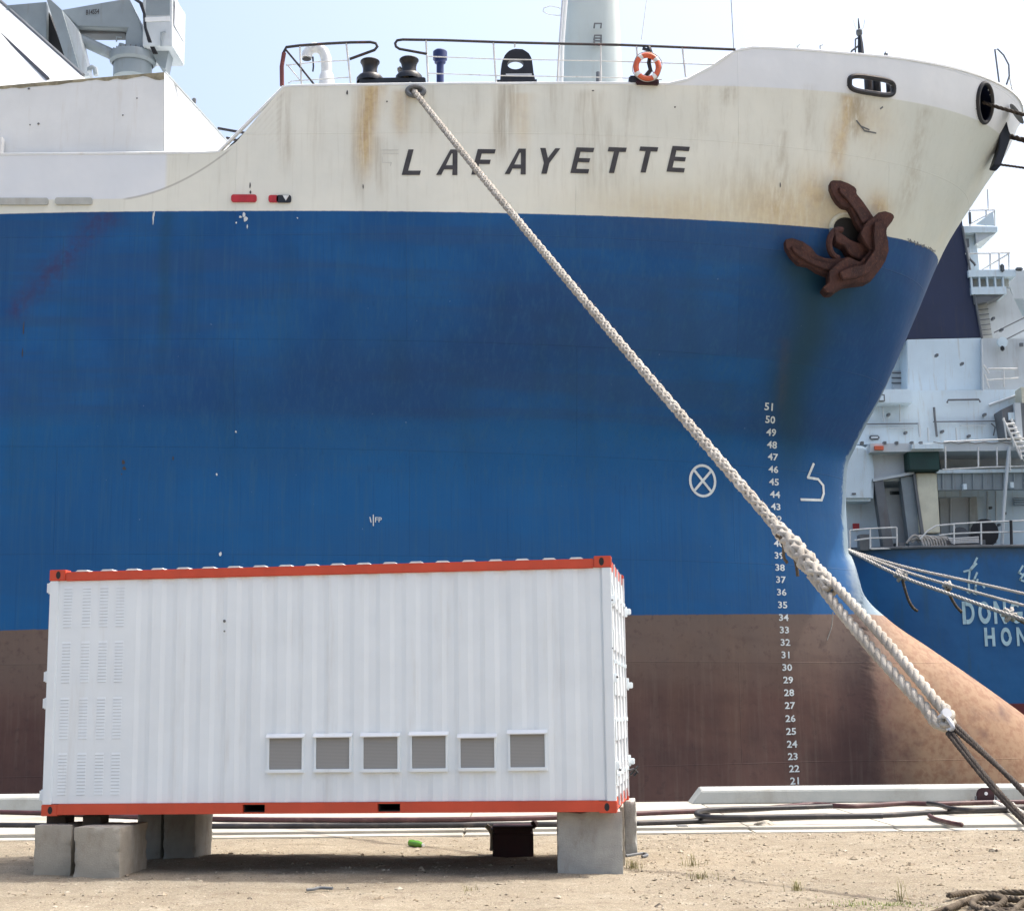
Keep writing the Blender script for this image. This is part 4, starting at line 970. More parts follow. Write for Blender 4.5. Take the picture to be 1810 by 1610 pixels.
# rails
fork = []
for px in (448, 687):
    q = on_cont(px, 1432); fork.append(q.x)
fw = 0.118
seg = [0.178, fork[0] - fw, fork[0] + fw, fork[1] - fw, fork[1] + fw, LN - 0.178]
m = MB()
for a, b in ((0, 1), (2, 3), (4, 5)): m.box(seg[a], seg[b], 0.006, 0.075, 0.012, 0.122)
for fx in fork: m.box(fx - fw, fx + fw, 0.0062, 0.0748, 0.106, 0.1218); m.box(fx - fw, fx + fw, 0.0062, 0.0748, 0.0122, 0.026)
cb(m, 'bottom_rail', M['orange'])
for fx in fork:
    m = MB(); m.box(fx - fw + .004, fx + fw - .004, 0.05, 2.3, 0.0275, 0.035); m.box(fx - fw + .004, fx - fw + .012, 0.05, 2.3, 0.0352, 0.0975); m.box(fx + fw - .012, fx + fw - .004, 0.05, 2.3, 0.0352, 0.0975); m.box(fx - fw + .004, fx + fw - .004, 0.05, 2.3, 0.098, 0.104); m.box(fx - fw + .013, fx + fw - .013, 0.6, 0.62, 0.036, 0.0975)
    cb(m, 'fork_pocket', M['dark'])
m = MB(); m.box(0.178, LN - 0.178, 0.006, 0.07, 2.468, 2.566); cb(m, 'top_rail', M['orange'], bevel=0.008)
m = MB(); m.box(0.178, LN - 0.178, WD - .07, WD - .006, 2.468, 2.566); cb(m, 'top_rail', M['orange'])
m = MB(); m.box(0.178, LN - 0.178, WD - .07, WD - .006, 0.012, 0.122); cb(m, 'bottom_rail', M['orange'])
for xx in (0.02, LN - 0.08):
    m = MB(); m.box(xx, xx + 0.06, 0.165, WD - 0.165, 2.468, 2.574); cb(m, 'end_header', M['orange'])
    m = MB(); m.box(xx, xx + 0.06, 0.165, WD - 0.165, 0.012, 0.13); cb(m, 'end_sill', M['orange'])
# corner castings with slotted holes
for xx in (0.0, LN - 0.178):
    for yy in (0.0, WD - 0.162):
        for zz in (0.0, HT - 0.118):
            m = MB(); m.box(xx, xx + 0.178, yy, yy + 0.162, zz, zz + 0.118); o = cb(m, 'corner_casting', M['orange'], bevel=0.006)
            cx = xx + (0.10 if xx < 1 else 0.08); m = MB()
            pl = [(cx + 0.026 * math.cos(2 * math.pi * k / 16), (-0.0015 if yy < 1 else WD + .0015), zz + 0.06 + (0.04 if zz < 1 else 0.042) * math.sin(2 * math.pi * k / 16)) for k in range(16)]
            m.add(pl, [tuple(range(16))]); cb(m, 'casting_hole', M['dark'], o)
            if xx > 1:
                m = MB(); pl = [(LN + 0.0015, yy + 0.08 + 0.026 * math.cos(2 * math.pi * k / 16), zz + 0.06 + 0.04 * math.sin(2 * math.pi * k / 16)) for k in range(16)]
                m.add(pl, [tuple(range(16))]); cb(m, 'casting_hole', M['dark'], o)
# roof with raised ribs
m = MB(); m.box(0.1, LN - 0.1, 0.04, WD - 0.04, 2.53, 2.562); cb(m, 'roof_panel', M['white'])
nrib = 20
for k in range(nrib):
    x = 0.36 + k * (LN - 0.72) / (nrib - 1); m = MB()
    m.add([(x - .075, .012, 2.5665), (x + .075, .012, 2.5665), (x + .05, .012, 2.584), (x - .05, .012, 2.584), (x - .075, WD - .012, 2.5665), (x + .075, WD - .012, 2.5665), (x + .05, WD - .012, 2.584), (x - .05, WD - .012, 2.584)],
          [(0, 1, 2, 3), (4, 7, 6, 5), (3, 2, 6, 7), (0, 3, 7, 4), (1, 5, 6, 2), (0, 4, 5, 1)]); cb(m, 'roof_rib', M['white'])
# louvre banks: four columns of four
zc = [on_cont(150, (a + b) / 2).z for a, b in ((1036, 1110), (1133, 1208), (1232, 1308), (1331, 1406))]
xc = [on_cont(a, 1230).x for a in (112.5, 146, 177, 206)]
for x in xc:
    for z in zc:
        m = MB()
        for k in range(13):
            zz = z - 0.205 + k * 0.034
            m.add([(x - .048, .030, zz), (x + .048, .030, zz), (x + .048, .026, zz - .002), (x - .048, .026, zz - .002), (x - .048, .030, zz + .022), (x + .048, .030, zz + .022)],
                  [(0, 3, 2, 1), (3, 4, 5, 2), (0, 4, 3), (1, 2, 5)])
            m.add([(x - .046, .0285, zz - .010), (x + .046, .0285, zz - .010), (x + .046, .0285, zz), (x - .046, .0285, zz)], [(0, 1, 2, 3)])
        o = cb(m, 'louvre_vent', M['cwhite'])
        m = MB()
        for k in range(13):
            zz = z - 0.205 + k * 0.034; m.add([(x - .045, .027, zz - .009), (x + .045, .027, zz - .009), (x + .045, .027, zz - .002), (x - .045, .027, zz - .002)], [(0, 1, 2, 3)])
        cb(m, 'louvre_slot', M['louvre'], o)
# six hooded window vents
mesh_m = NT('vent_mesh')
wv = mesh_m.n('ShaderNodeTexWave'); mesh_m.l(mesh_m.co, wv.inputs[0]); wv.bands_direction = 'Z'; wv.inputs['Scale'].default_value = 22
M['mesh'] = mesh_m.fin(mesh_m.mix(wv.outputs[1], (0.24, 0.24, 0.235), (0.30, 0.30, 0.29)), 0.7)
wins = [(475, 533, 1303, 1359), (558, 617, 1302, 1358), (642, 702, 1301, 1358), (728, 787, 1299, 1357), (814, 873, 1303, 1356), (902, 962, 1296, 1355)]
for a, b, t, u in wins:
    p0 = on_cont(a, u); p1 = on_cont(b, t); x0, x1, z0, z1 = p0.x, p1.x, p0.z, p1.z
    wn = empty('hooded_vent'); wn.parent = ct; wn.location = (x0, 0, z0)
    def wb(name, mat, *bx):
        m = MB(); m.box(*bx); o = m.build(name, mat, None, bevel=0.003); o.parent = wn; o.location = (-x0, 0, -z0); return o
    fw_ = 0.022
    wb('frame_bar', M['cwhite'], x0 - fw_, x0, 0.006, 0.05, z0 - fw_, z1 + fw_); wb('frame_bar', M['cwhite'], x1, x1 + fw_, 0.006, 0.05, z0 - fw_, z1 + fw_)
    wb('sill', M['cwhite'], x0 - fw_ - .002, x1 + fw_ + .002, -0.006, 0.05, z0 - fw_ - .018, z0 - .004)
    wb('mesh_screen', M['mesh'], x0, x1, 0.016, 0.022, z0 - .004, z1)
    m = MB(); e = 0.032
    m.add([(x0 - e, -.022, z1 - .004), (x1 + e, -.022, z1 - .004), (x1 + e, -.022, z1 + .006), (x0 - e, -.022, z1 + .006), (x0 - e, .03, z1 + .030), (x1 + e, .03, z1 + .030), (x1 + e, .03, z1 + .040), (x0 - e, .03, z1 + .040)],
          [(0, 1, 2, 3), (4, 7, 6, 5), (0, 4, 5, 1), (3, 2, 6, 7), (0, 3, 7, 4), (1, 5, 6, 2)]); o = m.build('hood', M['white']); o.parent = wn; o.location = (-x0, 0, -z0)
# door end on the right
for yy in (0.125, 1.225):
    m = MB(); m.box(LN - 0.055, LN - 0.015, yy, yy + 1.088, 0.14, 2.46); o = cb(m, 'door_leaf', M['cwhite'], bevel=0.004)
    for k in range(5):
        m = MB(); z = 0.25 + k * 0.46; m.box(LN - 0.0148, LN + 0.004, yy + .08, yy + 1.0, z, z + 0.22); cb(m, 'door_rib', M['cwhite'], o, bevel=0.004)
for yy in (0.34, 0.92, 1.52, 2.10):
    m = MB(); m.tube([(LN + .008, yy, 0.06), (LN + .008, yy, 2.53)], 0.012, 8); o = cb(m, 'locking_bar', M['galv'], smooth=True)
    for z in (0.35, 0.9, 1.5, 2.2):
        m = MB(); m.box(LN - .012, LN + .024, yy - .03, yy + .03, z, z + .04); cb(m, 'bar_bracket', M['cwhite'], o)
for yy in (0.10, 2.335):
    for z in (0.42, 1.30, 2.10):
        m = MB(); m.box(LN - .01, LN + .035, yy - .025, yy + .035, z, z + 0.09); cb(m, 'hinge', M['cwhite'], bevel=0.005)
for q in ((1103, 1081), (1108, 1211), (1112, 1345)):
    p = on_cont(q[0], q[1], 2.43); m = MB(); m.box(LN - .01, LN + .075, 2.41, 2.47, p.z - .035, p.z + .035); m.box(LN + .01, LN + .03, 2.40, 2.46, p.z - .06, p.z + .06); cb(m, 'hinge_lug', M['cwhite'], bevel=0.008)
for q in ((82, 1040), (77, 1196), (76, 1243), (74, 1405)):
    p = on_cont(q[0], q[1], 0.1); m = MB(); m.box(-0.045, 0.012, 0.05, 0.14, p.z - .05, p.z + .05); m.tube([(-.03, .095, p.z - .06), (-.03, .095, p.z + .06)], 0.016, 8); cb(m, 'hinge_lug', M['cwhite'])
m = MB(); m.box(LN - .012, LN - .002, 0.112, 0.122, 0.13, 2.46); cb(m, 'door_gasket', M['black'])
m = MB(); p = on_cont(1112, 1360, 2.43); m.tube([(LN + .02, 2.2, p.z), (LN + .06, 2.4, p.z + .01), (LN + .10, 2.46, p.z - .03), (LN + .06, 2.48, p.z - .07)], 0.014, 6); m.tube([(LN + .02, 2.40, p.z - .06), (LN + .11, 2.46, p.z + .04)], 0.014, 6); cb(m, 'door_chain', M['black'])
for q in ((395, 1097, .016), (395, 1115, .010), (1082, 1060, .010), (1083, 1145, .008), (1091, 1196, .014), (1096, 1360, .016)):
    p = on_cont(q[0], q[1]); m = MB(); m.lathe([(q[2], 0), (q[2] * .6, .012)], (p.x, 0.012 if q[0] > 1000 else 0.03, p.z), (0, -1, 0), 8); cb(m, 'stain_spot', M['dgrey'])

# ---- concrete blocks carrying it
def block(px0, px1, pyb, Y0, depth, ztop_, mat, label, yaw=0.0, chip=0.02, seed=1):
    a = at(px0, pyb, Y0); b = at(px1, pyb, Y0); cx = (a.x + b.x) / 2; w2 = (b.x - a.x) / 2
    z0 = -0.06
    bm = bmesh.new(); bmesh.ops.create_cube(bm, size=1.0)
    bmesh.ops.subdivide_edges(bm, edges=bm.edges, cuts=22, use_grid_fill=True)
    rr = random.Random(seed)
    for v in bm.verts:
        u = v.co.copy(); 
        nb = sum(1 for c in u if abs(abs(c) - 0.5) < 1e-4)
        p = Vector((u.x * 2 * w2, (u.y + 0.5) * depth, z0 + (u.z + 0.5) * (ztop_ - z0)))
        nz = noise.fractal(Vector((p.x * 5 + seed * 7, p.y * 5, p.z * 5)), 0.8, 2.1, 4); fz = noise.noise(Vector((p.x * 26, p.y * 26, p.z * 26 + seed)))
        dd = sorted([(0.5 - abs(u.x)) * 2 * w2, (0.5 - abs(u.y)) * depth, (0.5 - abs(u.z)) * (ztop_ - z0)]); edge_ = math.exp(-((dd[0] + dd[1]) / 0.035))
        inward = Vector((-u.x, -u.y, -u.z)).normalized()
        p += inward * (0.003 * nz + 0.0025 * fz + edge_ * (0.006 + chip * 1.8 * max(0, nz + 0.02)))
        v.co = p
    me = bpy.data.meshes.new('concrete_block'); bm.to_mesh(me); bm.free(); me.shade_smooth(); me.set_sharp_from_angle(angle=R(35)); me.materials.append(mat)
    o = bpy.data.objects.new('concrete_block', me); col.objects.link(o); o.location = (cx, Y0, 0); o.rotation_euler = (0, 0, yaw)
    tag(o, label, 'block', 'concrete blocks under the container'); return o
def shim(px0, px1, Y0, label):
    a, b = at(px0, 1450, Y0), at(px1, 1450, Y0); m = MB(); m.box(a.x, b.x, Y0, Y0 + .34, .490, .5905); o = m.build('timber_shim', M['timber'], None, bevel=.006); tag(o, label, 'shim', 'timber shims on the left front blocks')
shim(82, 116, 16.80, 'dark timber shim on the leftmost front block'); shim(146, 178, 16.72, 'dark timber shim on the chipped block under the left front corner')
block(60, 126, 1500, 16.55, 0.62, 0.505, M['blockb'], 'sandy concrete block under the container, leftmost of the front pair', 0.02, 0.016, 1)
block(127.5, 214, 1500, 16.25, 0.80, 0.500, M['blockb'], 'weathered concrete block with a chipped right side under the left front corner', -0.12, 0.028, 2)
block(240, 285, 1480, 18.3, 0.65, 0.594, M['block'], 'shaded narrow concrete block under the back left of the container', -0.1, 0.03, 3)
block(287, 346, 1480, 18.2, 0.65, 0.594, M['block'], 'shaded concrete block under the back left, rightmost of the left four', -0.12, 0.03, 4)
block(985, 1101, 1500, 16.12, 0.55, 0.612, M['block'], 'broad grey concrete block under the right front corner of the container', -0.03, 0.012, 5)
block(1097, 1105, 1490, 16.9, 0.75, 0.608, M['blockb'], 'thin upright concrete slab right behind the broad grey block', -0.02, 0.006, 6)
block(1104, 1126, 1470, 18.05, 0.60, 0.612, M['block'], 'small grey concrete block under the rear right corner of the container', -0.05, 0.02, 7)

# ------------------------------------------------------------------ ropes
def frame_path(P):
    P = [Vector(p) for p in P]; n = len(P); T = [(P[min(i + 1, n - 1)] - P[max(i - 1, 0)]).normalized() for i in range(n)]
    ref = Vector((0, 0, 1)) if abs(T[0].z) < .9 else Vector((1, 0, 0)); nr_ = (ref - T[0] * ref.dot(T[0])).normalized(); out = []
    for i in range(n):
        nr_ = (nr_ - T[i] * nr_.dot(T[i])).normalized(); out.append((P[i], nr_.copy(), T[i].cross(nr_)))
    return out
def resample(P, step):
    P = [Vector(p) for p in P]; out = [P[0]]; 
    seglen = [(b - a).length for a, b in zip(P[:-1], P[1:])]; L = sum(seglen); n = max(2, int(L / step)); 
    cum = [0]
    for s in seglen: cum.append(cum[-1] + s)
    j = 0
    for k in range(1, n + 1):
        d = L * k / n
        while j < len(seglen) - 1 and cum[j + 1] < d: j += 1
        out.append(P[j].lerp(P[j + 1], min(1, max(0, (d - cum[j]) / max(seglen[j], 1e-9)))))
    return out, L / n
def smooth_path(P, it=3):
    P = [Vector(p) for p in P]
    for _ in range(it):
        Q = [P[0]]
        for a, b in zip(P[:-1], P[1:]): Q += [a.lerp(b, .25), a.lerp(b, .75)]
        Q.append(P[-1]); P = Q
    return P
def twisted(mb, P, rad, strands=3, lay=7.0, n=6, step=None, fuzz=0.0, r_of=None):
    P, ds = resample(P, step or rad * 0.9); fr = frame_path(P)
    rs = rad * (0.52 if strands == 3 else 0.45); ro = rad - rs; lay_ = lay * rad
    for s in range(strands):
        pts = []; rr = []
        for i, (c, a, b) in enumerate(fr):
            q = 2 * math.pi * (i * ds / lay_ + s / strands); k = r_of(i / len(fr)) if r_of else 1.0
            w_ = 1 + fuzz * noise.noise(Vector((i * .37, s * 5.1, 0)))
            pts.append(c + (a * math.cos(q) + b * math.sin(q)) * ro * k * w_); rr.append(rs * k)
        mb.tube(pts, rr, n)
def plaited(mb, P, rad, lay=9.0, n=6, step=None, r_of=None):
    P, ds = resample(P, step or rad * 0.6); fr = frame_path(P); lay_ = lay * rad; rs = rad * 0.36
    for hand in (-1, 1):
        for s in range(4):
            pts = []; rr = []
            for i, (c, a, b) in enumerate(fr):
                u = i * ds / lay_; k = r_of(i / len(fr)) if r_of else 1.0
                q = hand * 2 * math.pi * (u + s / 4.0) + (math.pi / 8 if hand > 0 else 0)
                ro = rad * (0.60 + 0.13 * hand * math.cos(2 * math.pi * (4 * u) + s * math.pi)) * k
                ro *= 1 + 0.05 * noise.noise(Vector((i * .21, s * 3.3, hand)))
                pts.append(c + (a * math.cos(q) + b * math.sin(q)) * ro); rr.append(rs * k * (1 + 0.12 * noise.noise(Vector((i * .13, s, hand * 4)))))
            mb.tube(pts, rr, n)

S0 = on_hull(733, 163, 0.06); END = gnd(1922, 1562, 0.25)
# the whole run lies on one straight line; a point of it from its picture x
def on_run(px):
    # intersect the vertical plane through the run with the picture column
    best = None
    lo, hi = 0.0, 1.0
    for _ in range(50):
        mid = (lo + hi) / 2; p = S0.lerp(END, mid); d = p - Vector((0, 0, EYE)); x = 905 + FOC * d.dot(c_r) / d.dot(c_f)
        if x < px: lo = mid
        else: hi = mid
    p = S0.lerp(END, lo); t = lo; p.z -= 0.14 * 4 * t * (1 - t)
    return p
rp = empty('mooring_hawser', on_run(1400)); tag(rp, 'thick pale mooring hawser slanting down from the deck lead across the hull', 'rope')
m = MB(); path = [on_run(700 + 0 * k) for k in range(0)]
inner = [at(722, 146, 33.5), at(706, 122, 33.7)]
P = [inner[1], inner[0], S0] + [on_run(735 + (1395 - 735) * (k / 30.0)) for k in range(1, 31)]
plaited(m, P, 0.068, 8.5)
RP, _ = resample(P, 0.02)
for k in range(900):
    c_ = RP[random.randrange(len(RP))]; dv_ = Vector((random.gauss(0, 1), random.gauss(0, 1), random.gauss(0, 1))).normalized(); b_ = c_ + dv_ * 0.06; e_ = c_ + dv_ * random.uniform(.075, .105) + Vector((random.gauss(0, .02), random.gauss(0, .02), random.gauss(0, .02)))
    w_ = dv_.cross(Vector((.3, .5, .8))).normalized() * .003; m.add([b_ - w_, b_ + w_, e_], [(0, 1, 2)])
m.build('hawser_line', M['rope'], rp, True, angle=180)
m = MB(); P = [on_run(1372 + 98 * k / 8.0) for k in range(9)]
plaited(m, P, 0.098, 7.0, r_of=lambda t: 0.85 + 0.30 * math.sin(math.pi * min(1, t * 1.15)) ); m.build('splice', M['rope'], rp, True, angle=180)
side_v = (END - S0).normalized().cross(ray(1500, 1050).normalized()).normalized()
eyeT = on_run(1668)
for sgn in (-1, 1):
    P = []
    for k in range(13):
        px = 1440 + (1662 - 1440) * k / 12.0; q = on_run(px); t = k / 12.0
        offv = 0.050 + 0.022 * math.sin(math.pi * min(1, t * 1.1)) + 0.006 * t
        P.append(q + side_v * sgn * offv - Vector((0, 0.015 * sgn, 0)))
    q = on_run(1672); P.append(q + side_v * sgn * 0.035)
    m = MB(); twisted(m, P, 0.055 if sgn > 0 else 0.060, 3, 6.0, 7); m.build('eye_leg', M['rope'], rp, True, angle=180)
m = MB(); P = smooth_path([on_run(1652) + side_v * 0.07, on_run(1668) + side_v * 0.085, on_run(1680), on_run(1668) - side_v * 0.085, on_run(1652) - side_v * 0.07], 2)
twisted(m, P, 0.052, 3, 6.0, 7); m.build('eye_bight', M['rope'], rp, True, angle=180)
# lashing tails under the splice
for pts in ([(1378, 948), (1386, 965), (1384, 985), (1392, 995)], [(1403, 980), (1408, 1000), (1410, 1018)], [(1371, 946), (1382, 950), (1392, 962)]):
    m = MB(); b0 = on_run(1390).y; twisted(m, smooth_path([at(a, b, b0 - .05) for a, b in pts], 2), 0.02, 3); m.build('lashing_tail', M['rope_old'], rp)
m = MB(); Yh = on_hull(1470, 1110).y - 0.1; twisted(m, smooth_path([at(a, b, Yh) for a, b in [(1472, 1082), (1471, 1105), (1466, 1120), (1459, 1138)]], 2), 0.014, 3)
tl = m.build('heaving_line', M['rope'], None); tag(tl, 'thin frayed line hanging against the brown hull below the thick hawser', 'rope')

# shackle
sh = empty('rope_shackle', on_run(1675)); tag(sh, 'bright galvanised shackle joining the hawser eye to the wire slings', 'shackle')
m = MB(); a = on_run(1664); dn = (END - S0).normalized(); vw = ray(1670, 1260).normalized(); 
ax_ = (side_v * .55 - vw * .83).normalized(); m.lathe([(0.03, -0.08), (0.03, 0.07), (0.046, 0.075), (0.046, 0.115)], a - vw * 0.03, ax_, 12); m.build('shackle_pin', M['galv'], sh, True)
m = MB(); P = []
for k in range(15):
    q = math.pi * k / 14; P.append(a + ax_ * 0.065 * math.cos(q) + dn * (0.19 * math.sin(q) ** 0.6) - vw * 0.03)
m.tube(P, 0.020, 10); m.build('shackle_bow', M['galv'], sh, True)
# wire slings
bow = a + dn * 0.19; END2 = gnd(1962, 1580, 0.25)
def sling(offs, label, r=0.020):
    ws = empty('wire_sling', bow); tag(ws, label, 'wire rope', 'wire slings at the end of the hawser')
    for i, (o0, o1) in enumerate(offs):
        P = []
        for k in range(15):
            t = k / 14.0; q = bow.lerp(END2, t) + Vector((0, 0, -0.02 * math.sin(math.pi * t)))
            P.append(q + side_v * (o0 * (1 - t) ** 3 + o1 * t + 0.05 * math.sin(math.pi * min(1, t * 1.2)) * (1 if o0 > 0 else -1)))
        m = MB(); twisted(m, P, r, 6, 8.0, 5, step=0.05); m.build('wire_leg', M['wire'], ws, True, angle=180)
    P = smooth_path([bow + side_v * offs[0][0] + dn * .05, bow - dn * .05, bow + side_v * offs[-1][0] + dn * .05], 2)
    m = MB(); twisted(m, P, r, 6, 8.0, 5, step=0.05); m.build('wire_bight', M['wire'], ws, True, angle=180)
sling([(-0.05, -0.06), (-0.015, -0.03)], 'dark greasy wire sling below the shackle, lower of the two', 0.026)
sling([(0.05, 0.05), (0.02, 0.08)], 'dark greasy wire sling below the shackle, upper of the two', 0.026)

# quay hardware by the slings
lg = empty('mooring_lug', gnd(1741, 1418, .05)); tag(lg, 'maroon iron lug plate with a hole standing on the quay at the right', 'lug')
Yl = gnd(1741, 1418, .05).y
m = MB(); ol = [(1727, 1419), (1727, 1402), (1730, 1395), (1736, 1392), (1748, 1392), (1755, 1395), (1758, 1402), (1758, 1419)]
m.prism([at(a_, b_, Yl) for a_, b_ in ol], (0, 0.06, 0)); m.build('lug_plate', M['maroon'], lg, bevel=0.008)
m = MB(); m.lathe([(0.03, 0), (0.03, 0.004)], at(1743, 1402, Yl - .003), (0, -1, 0), 12); m.build('lug_hole', M['white'], lg)
m = MB(); m.pbox(1722, 1414, 1764, 1419.5, Yl - .08, Yl + .14); m.build('lug_base', M['maroon'], lg, bevel=0.006)
for px in (1725, 1761):
    m = MB(); m.lathe([(.02, 0), (.02, .07)], at(px, 1414, Yl - .02), n=6); m.build('lug_bolt', M['dgrey'], lg)

bo = empty('short_bollard', gnd(907, 1509)); tag(bo, 'short square maroon bollard with a wider head seen under the container', 'bollard')
Yb_ = gnd(907, 1509).y; c = at(907, 1509, Yb_)
m = MB()
for hw, z0_, z1_ in ((0.235, -.06, .27), (0.258, .2702, .33)): m.box(c.x - hw, c.x + hw, c.y - hw, c.y + hw, z0_, z1_)
m.build('bollard_body', M['maroon'], bo, bevel=0.03)
m = MB(); m.loft([at(940, 1458, Yb_), at(946, 1455, Yb_), at(950, 1452, Yb_)], [.04, .045, .02], [.04, .045, .02], (0, 1, 0)); m.build('bollard_horn', M['maroon'], bo, True)
m = MB(); m.tube([at(870, 1503, Yb_), at(871, 1475, Yb_), at(866, 1464, Yb_), at(859, 1458, Yb_)], 0.03, 8); o = m.build('stand_pipe', M['blockb'], None, True); tag(o, 'thin pale bent stand pipe beside the short maroon bollard', 'pipe')

# hoses lying on the apron
def hose(pts, r, mat, label, z=0.075, name='rubber_hose'):
    P = smooth_path([gnd(a_, b_, z) for a_, b_ in pts], 3); m = MB(); m.tube(P, r, 8); o = m.build(name, mat, None, True, angle=180); o.data.polygons.foreach_set('use_smooth', [True] * len(o.data.polygons))
    tag(o, label, 'hose', 'hoses lying along the quay'); return o
hose([(-60, 1457), (75, 1458), (350, 1459.5), (700, 1458.5), (985, 1456), (1110, 1455), (1240, 1450.5), (1400, 1444), (1560, 1441), (1640, 1435), (1720, 1433), (1870, 1430)], 0.036, M['rubber'], 'black hose lying nearest the sand along the whole quay', 0.088)
hose([(-60, 1434), (75, 1436), (350, 1448), (700, 1449), (870, 1447), (985, 1444), (1110, 1438), (1200, 1434), (1330, 1430), (1400, 1424), (1440, 1420), (1490, 1425), (1540, 1423), (1600, 1418.5), (1650, 1421), (1720, 1418), (1870, 1416)], 0.038, M['redhose'], 'dark red hose running along the quay beside the kerb', 0.09)
hose([(1560, 1441.5), (1400, 1443), (1300, 1444.5), (1245, 1444), (1230, 1440), (1232, 1434), (1255, 1430), (1330, 1428.5), (1420, 1426), (1470, 1424)], 0.038, M['rubber'], 'black hose bent back in a loop right of the container', 0.15)
hose([(1640, 1419), (1662, 1422), (1676, 1428), (1705, 1431), (1760, 1429), (1870, 1423)], 0.036, M['rubber'], 'short black hose by the maroon lug', 0.14)
hose([(1643, 1441), (1650, 1446), (1668, 1451), (1690, 1456), (1700, 1457)], 0.032, M['redhose'], 'short brown hose end bent towards the sand', 0.085)
for i, pts in enumerate(([(1758, 1416), (1785, 1430), (1815, 1455)], [(1790, 1420), (1800, 1432), (1820, 1440)])):
    P = smooth_path([gnd(a_, b_, .12) for a_, b_ in pts], 3); m = MB(); twisted(m, P, 0.03, 3); o = m.build('thin_rope', M['rope_grey'], None); tag(o, ['pale thin rope trailing from the maroon lug to the sand', 'short pale rope end at the right edge of the quay'][i], 'rope')
m = MB(); m.lathe([(0.11, 0), (0.11, 0.05), (0.05, 0.055)], gnd(1243, 1440, .06), n=16); m.build('deck_cover', M['black'], quay)
m = MB(); p = gnd(1206, 1459, .055); m.box(p.x - .07, p.x + .07, p.y - .12, p.y + .12, .052, .062); m.build('deck_plate', M['dgrey'], quay)
# clods at the edge of the apron, wire scrap, bottle
def clod(px, py, r, label, mat='blockb', name='concrete_lump'):
    bm = bmesh.new(); bmesh.ops.create_icosphere(bm, subdivisions=3, radius=r)
    for v in bm.verts: v.co *= 1 + .35 * noise.fractal(v.co * (1.2 / r) + Vector((px, py, 0)), .9, 2, 3); v.co.z *= .6
    me = bpy.data.meshes.new(name); bm.to_mesh(me); bm.free(); me.materials.append(M[mat]); o = bpy.data.objects.new(name, me); col.objects.link(o); p = gnd(px, py); o.location = (p.x, p.y, r * .3); tag(o, label, 'rubble'); return o
clod(1352, 1464, 0.13, 'crumbled lump of dirt on the apron edge right of the container')
clod(1757, 1506, 0.06, 'small dark stone on the sand near the right edge', 'stone', 'small_stone')
bl = empty('plastic_bottle', gnd(736, 1491, .04)); tag(bl, 'bright green plastic bottle lying on the sand under the container', 'bottle')
p0, p1 = gnd(725, 1489, .05), gnd(749, 1493, .04); ax = (p1 - p0).normalized(); L_ = (p1 - p0).length
m = MB(); m.lathe([(0, 0), (.04, .005), (.043, .03), (.040, L_ * .35), (.043, L_ * .55), (.036, L_ * .75), (.016, L_ * .9), (.016, L_ * .93)], p0, ax, 14, False); m.build('bottle_body', M['bottle'], bl, True)
m = MB(); m.lathe([(.019, L_ * .93), (.019, L_)], p0, ax, 10); m.build('bottle_cap', M['white'], bl)
def twig(pts, r, label, mat='dgrey', cat='twig', name='scrap_rod'):
    m = MB(); m.tube(smooth_path([gnd(a_, b_, .02) for a_, b_ in pts], 2), r, 6); o = m.build(name, M[mat], None, True); tag(o, label, cat)
twig([(542, 1572), (556, 1571), (563, 1568), (588, 1569.5)], 0.014, 'dark twig lying on the sand in front of the container')
twig([(1106, 1512), (1125, 1509), (1140, 1507), (1146, 1511), (1135, 1513)], 0.016, 'bent dark wire lying by the rear right block', cat='wire', name='scrap_wire')

# pile of old rope at the lower right
pile = [([(1600, 1625), (1640, 1606), (1680, 1597), (1720, 1594), (1770, 1600), (1830, 1604)], .035, .05), ([(1655, 1580), (1690, 1574), (1730, 1577), (1790, 1573), (1840, 1580)], .035, .06),
        ([(1650, 1607), (1690, 1588), (1740, 1583), (1800, 1590), (1850, 1592)], .04, .09), ([(1690, 1620), (1730, 1606), (1760, 1588), (1735, 1578), (1700, 1586), (1695, 1600), (1740, 1612), (1800, 1612)], .036, .13),
        ([(1760, 1625), (1775, 1600), (1800, 1585), (1835, 1588)], .035, .12), ([(1640, 1622), (1700, 1610), (1770, 1606), (1840, 1616)], .04, .05)]
for i, (pts, r, z) in enumerate(pile):
    P = smooth_path([gnd(a_ + 22, b_ + 2, z * .42 + .02 * math.sin(k * 2.1 + i)) for k, (a_, b_) in enumerate(pts)], 3); m = MB(); twisted(m, P, r * .8, 3, 6.5, 7)
    o = m.build('old_rope', M['rope_old'], None, True, angle=180)
    tag(o, ['old brown rope curving from the bottom edge into the heap, leftmost of the tangle', 'old brown rope lying farthest from the camera in the heap', 'old brown rope arching over the middle of the heap', 'old brown rope coiled in a loop on top of the heap',
            'short old brown rope rising steeply at the right of the heap', 'old brown rope lying nearest the bottom edge of the heap'][i], 'rope', 'tangled old ropes in the lower right corner')

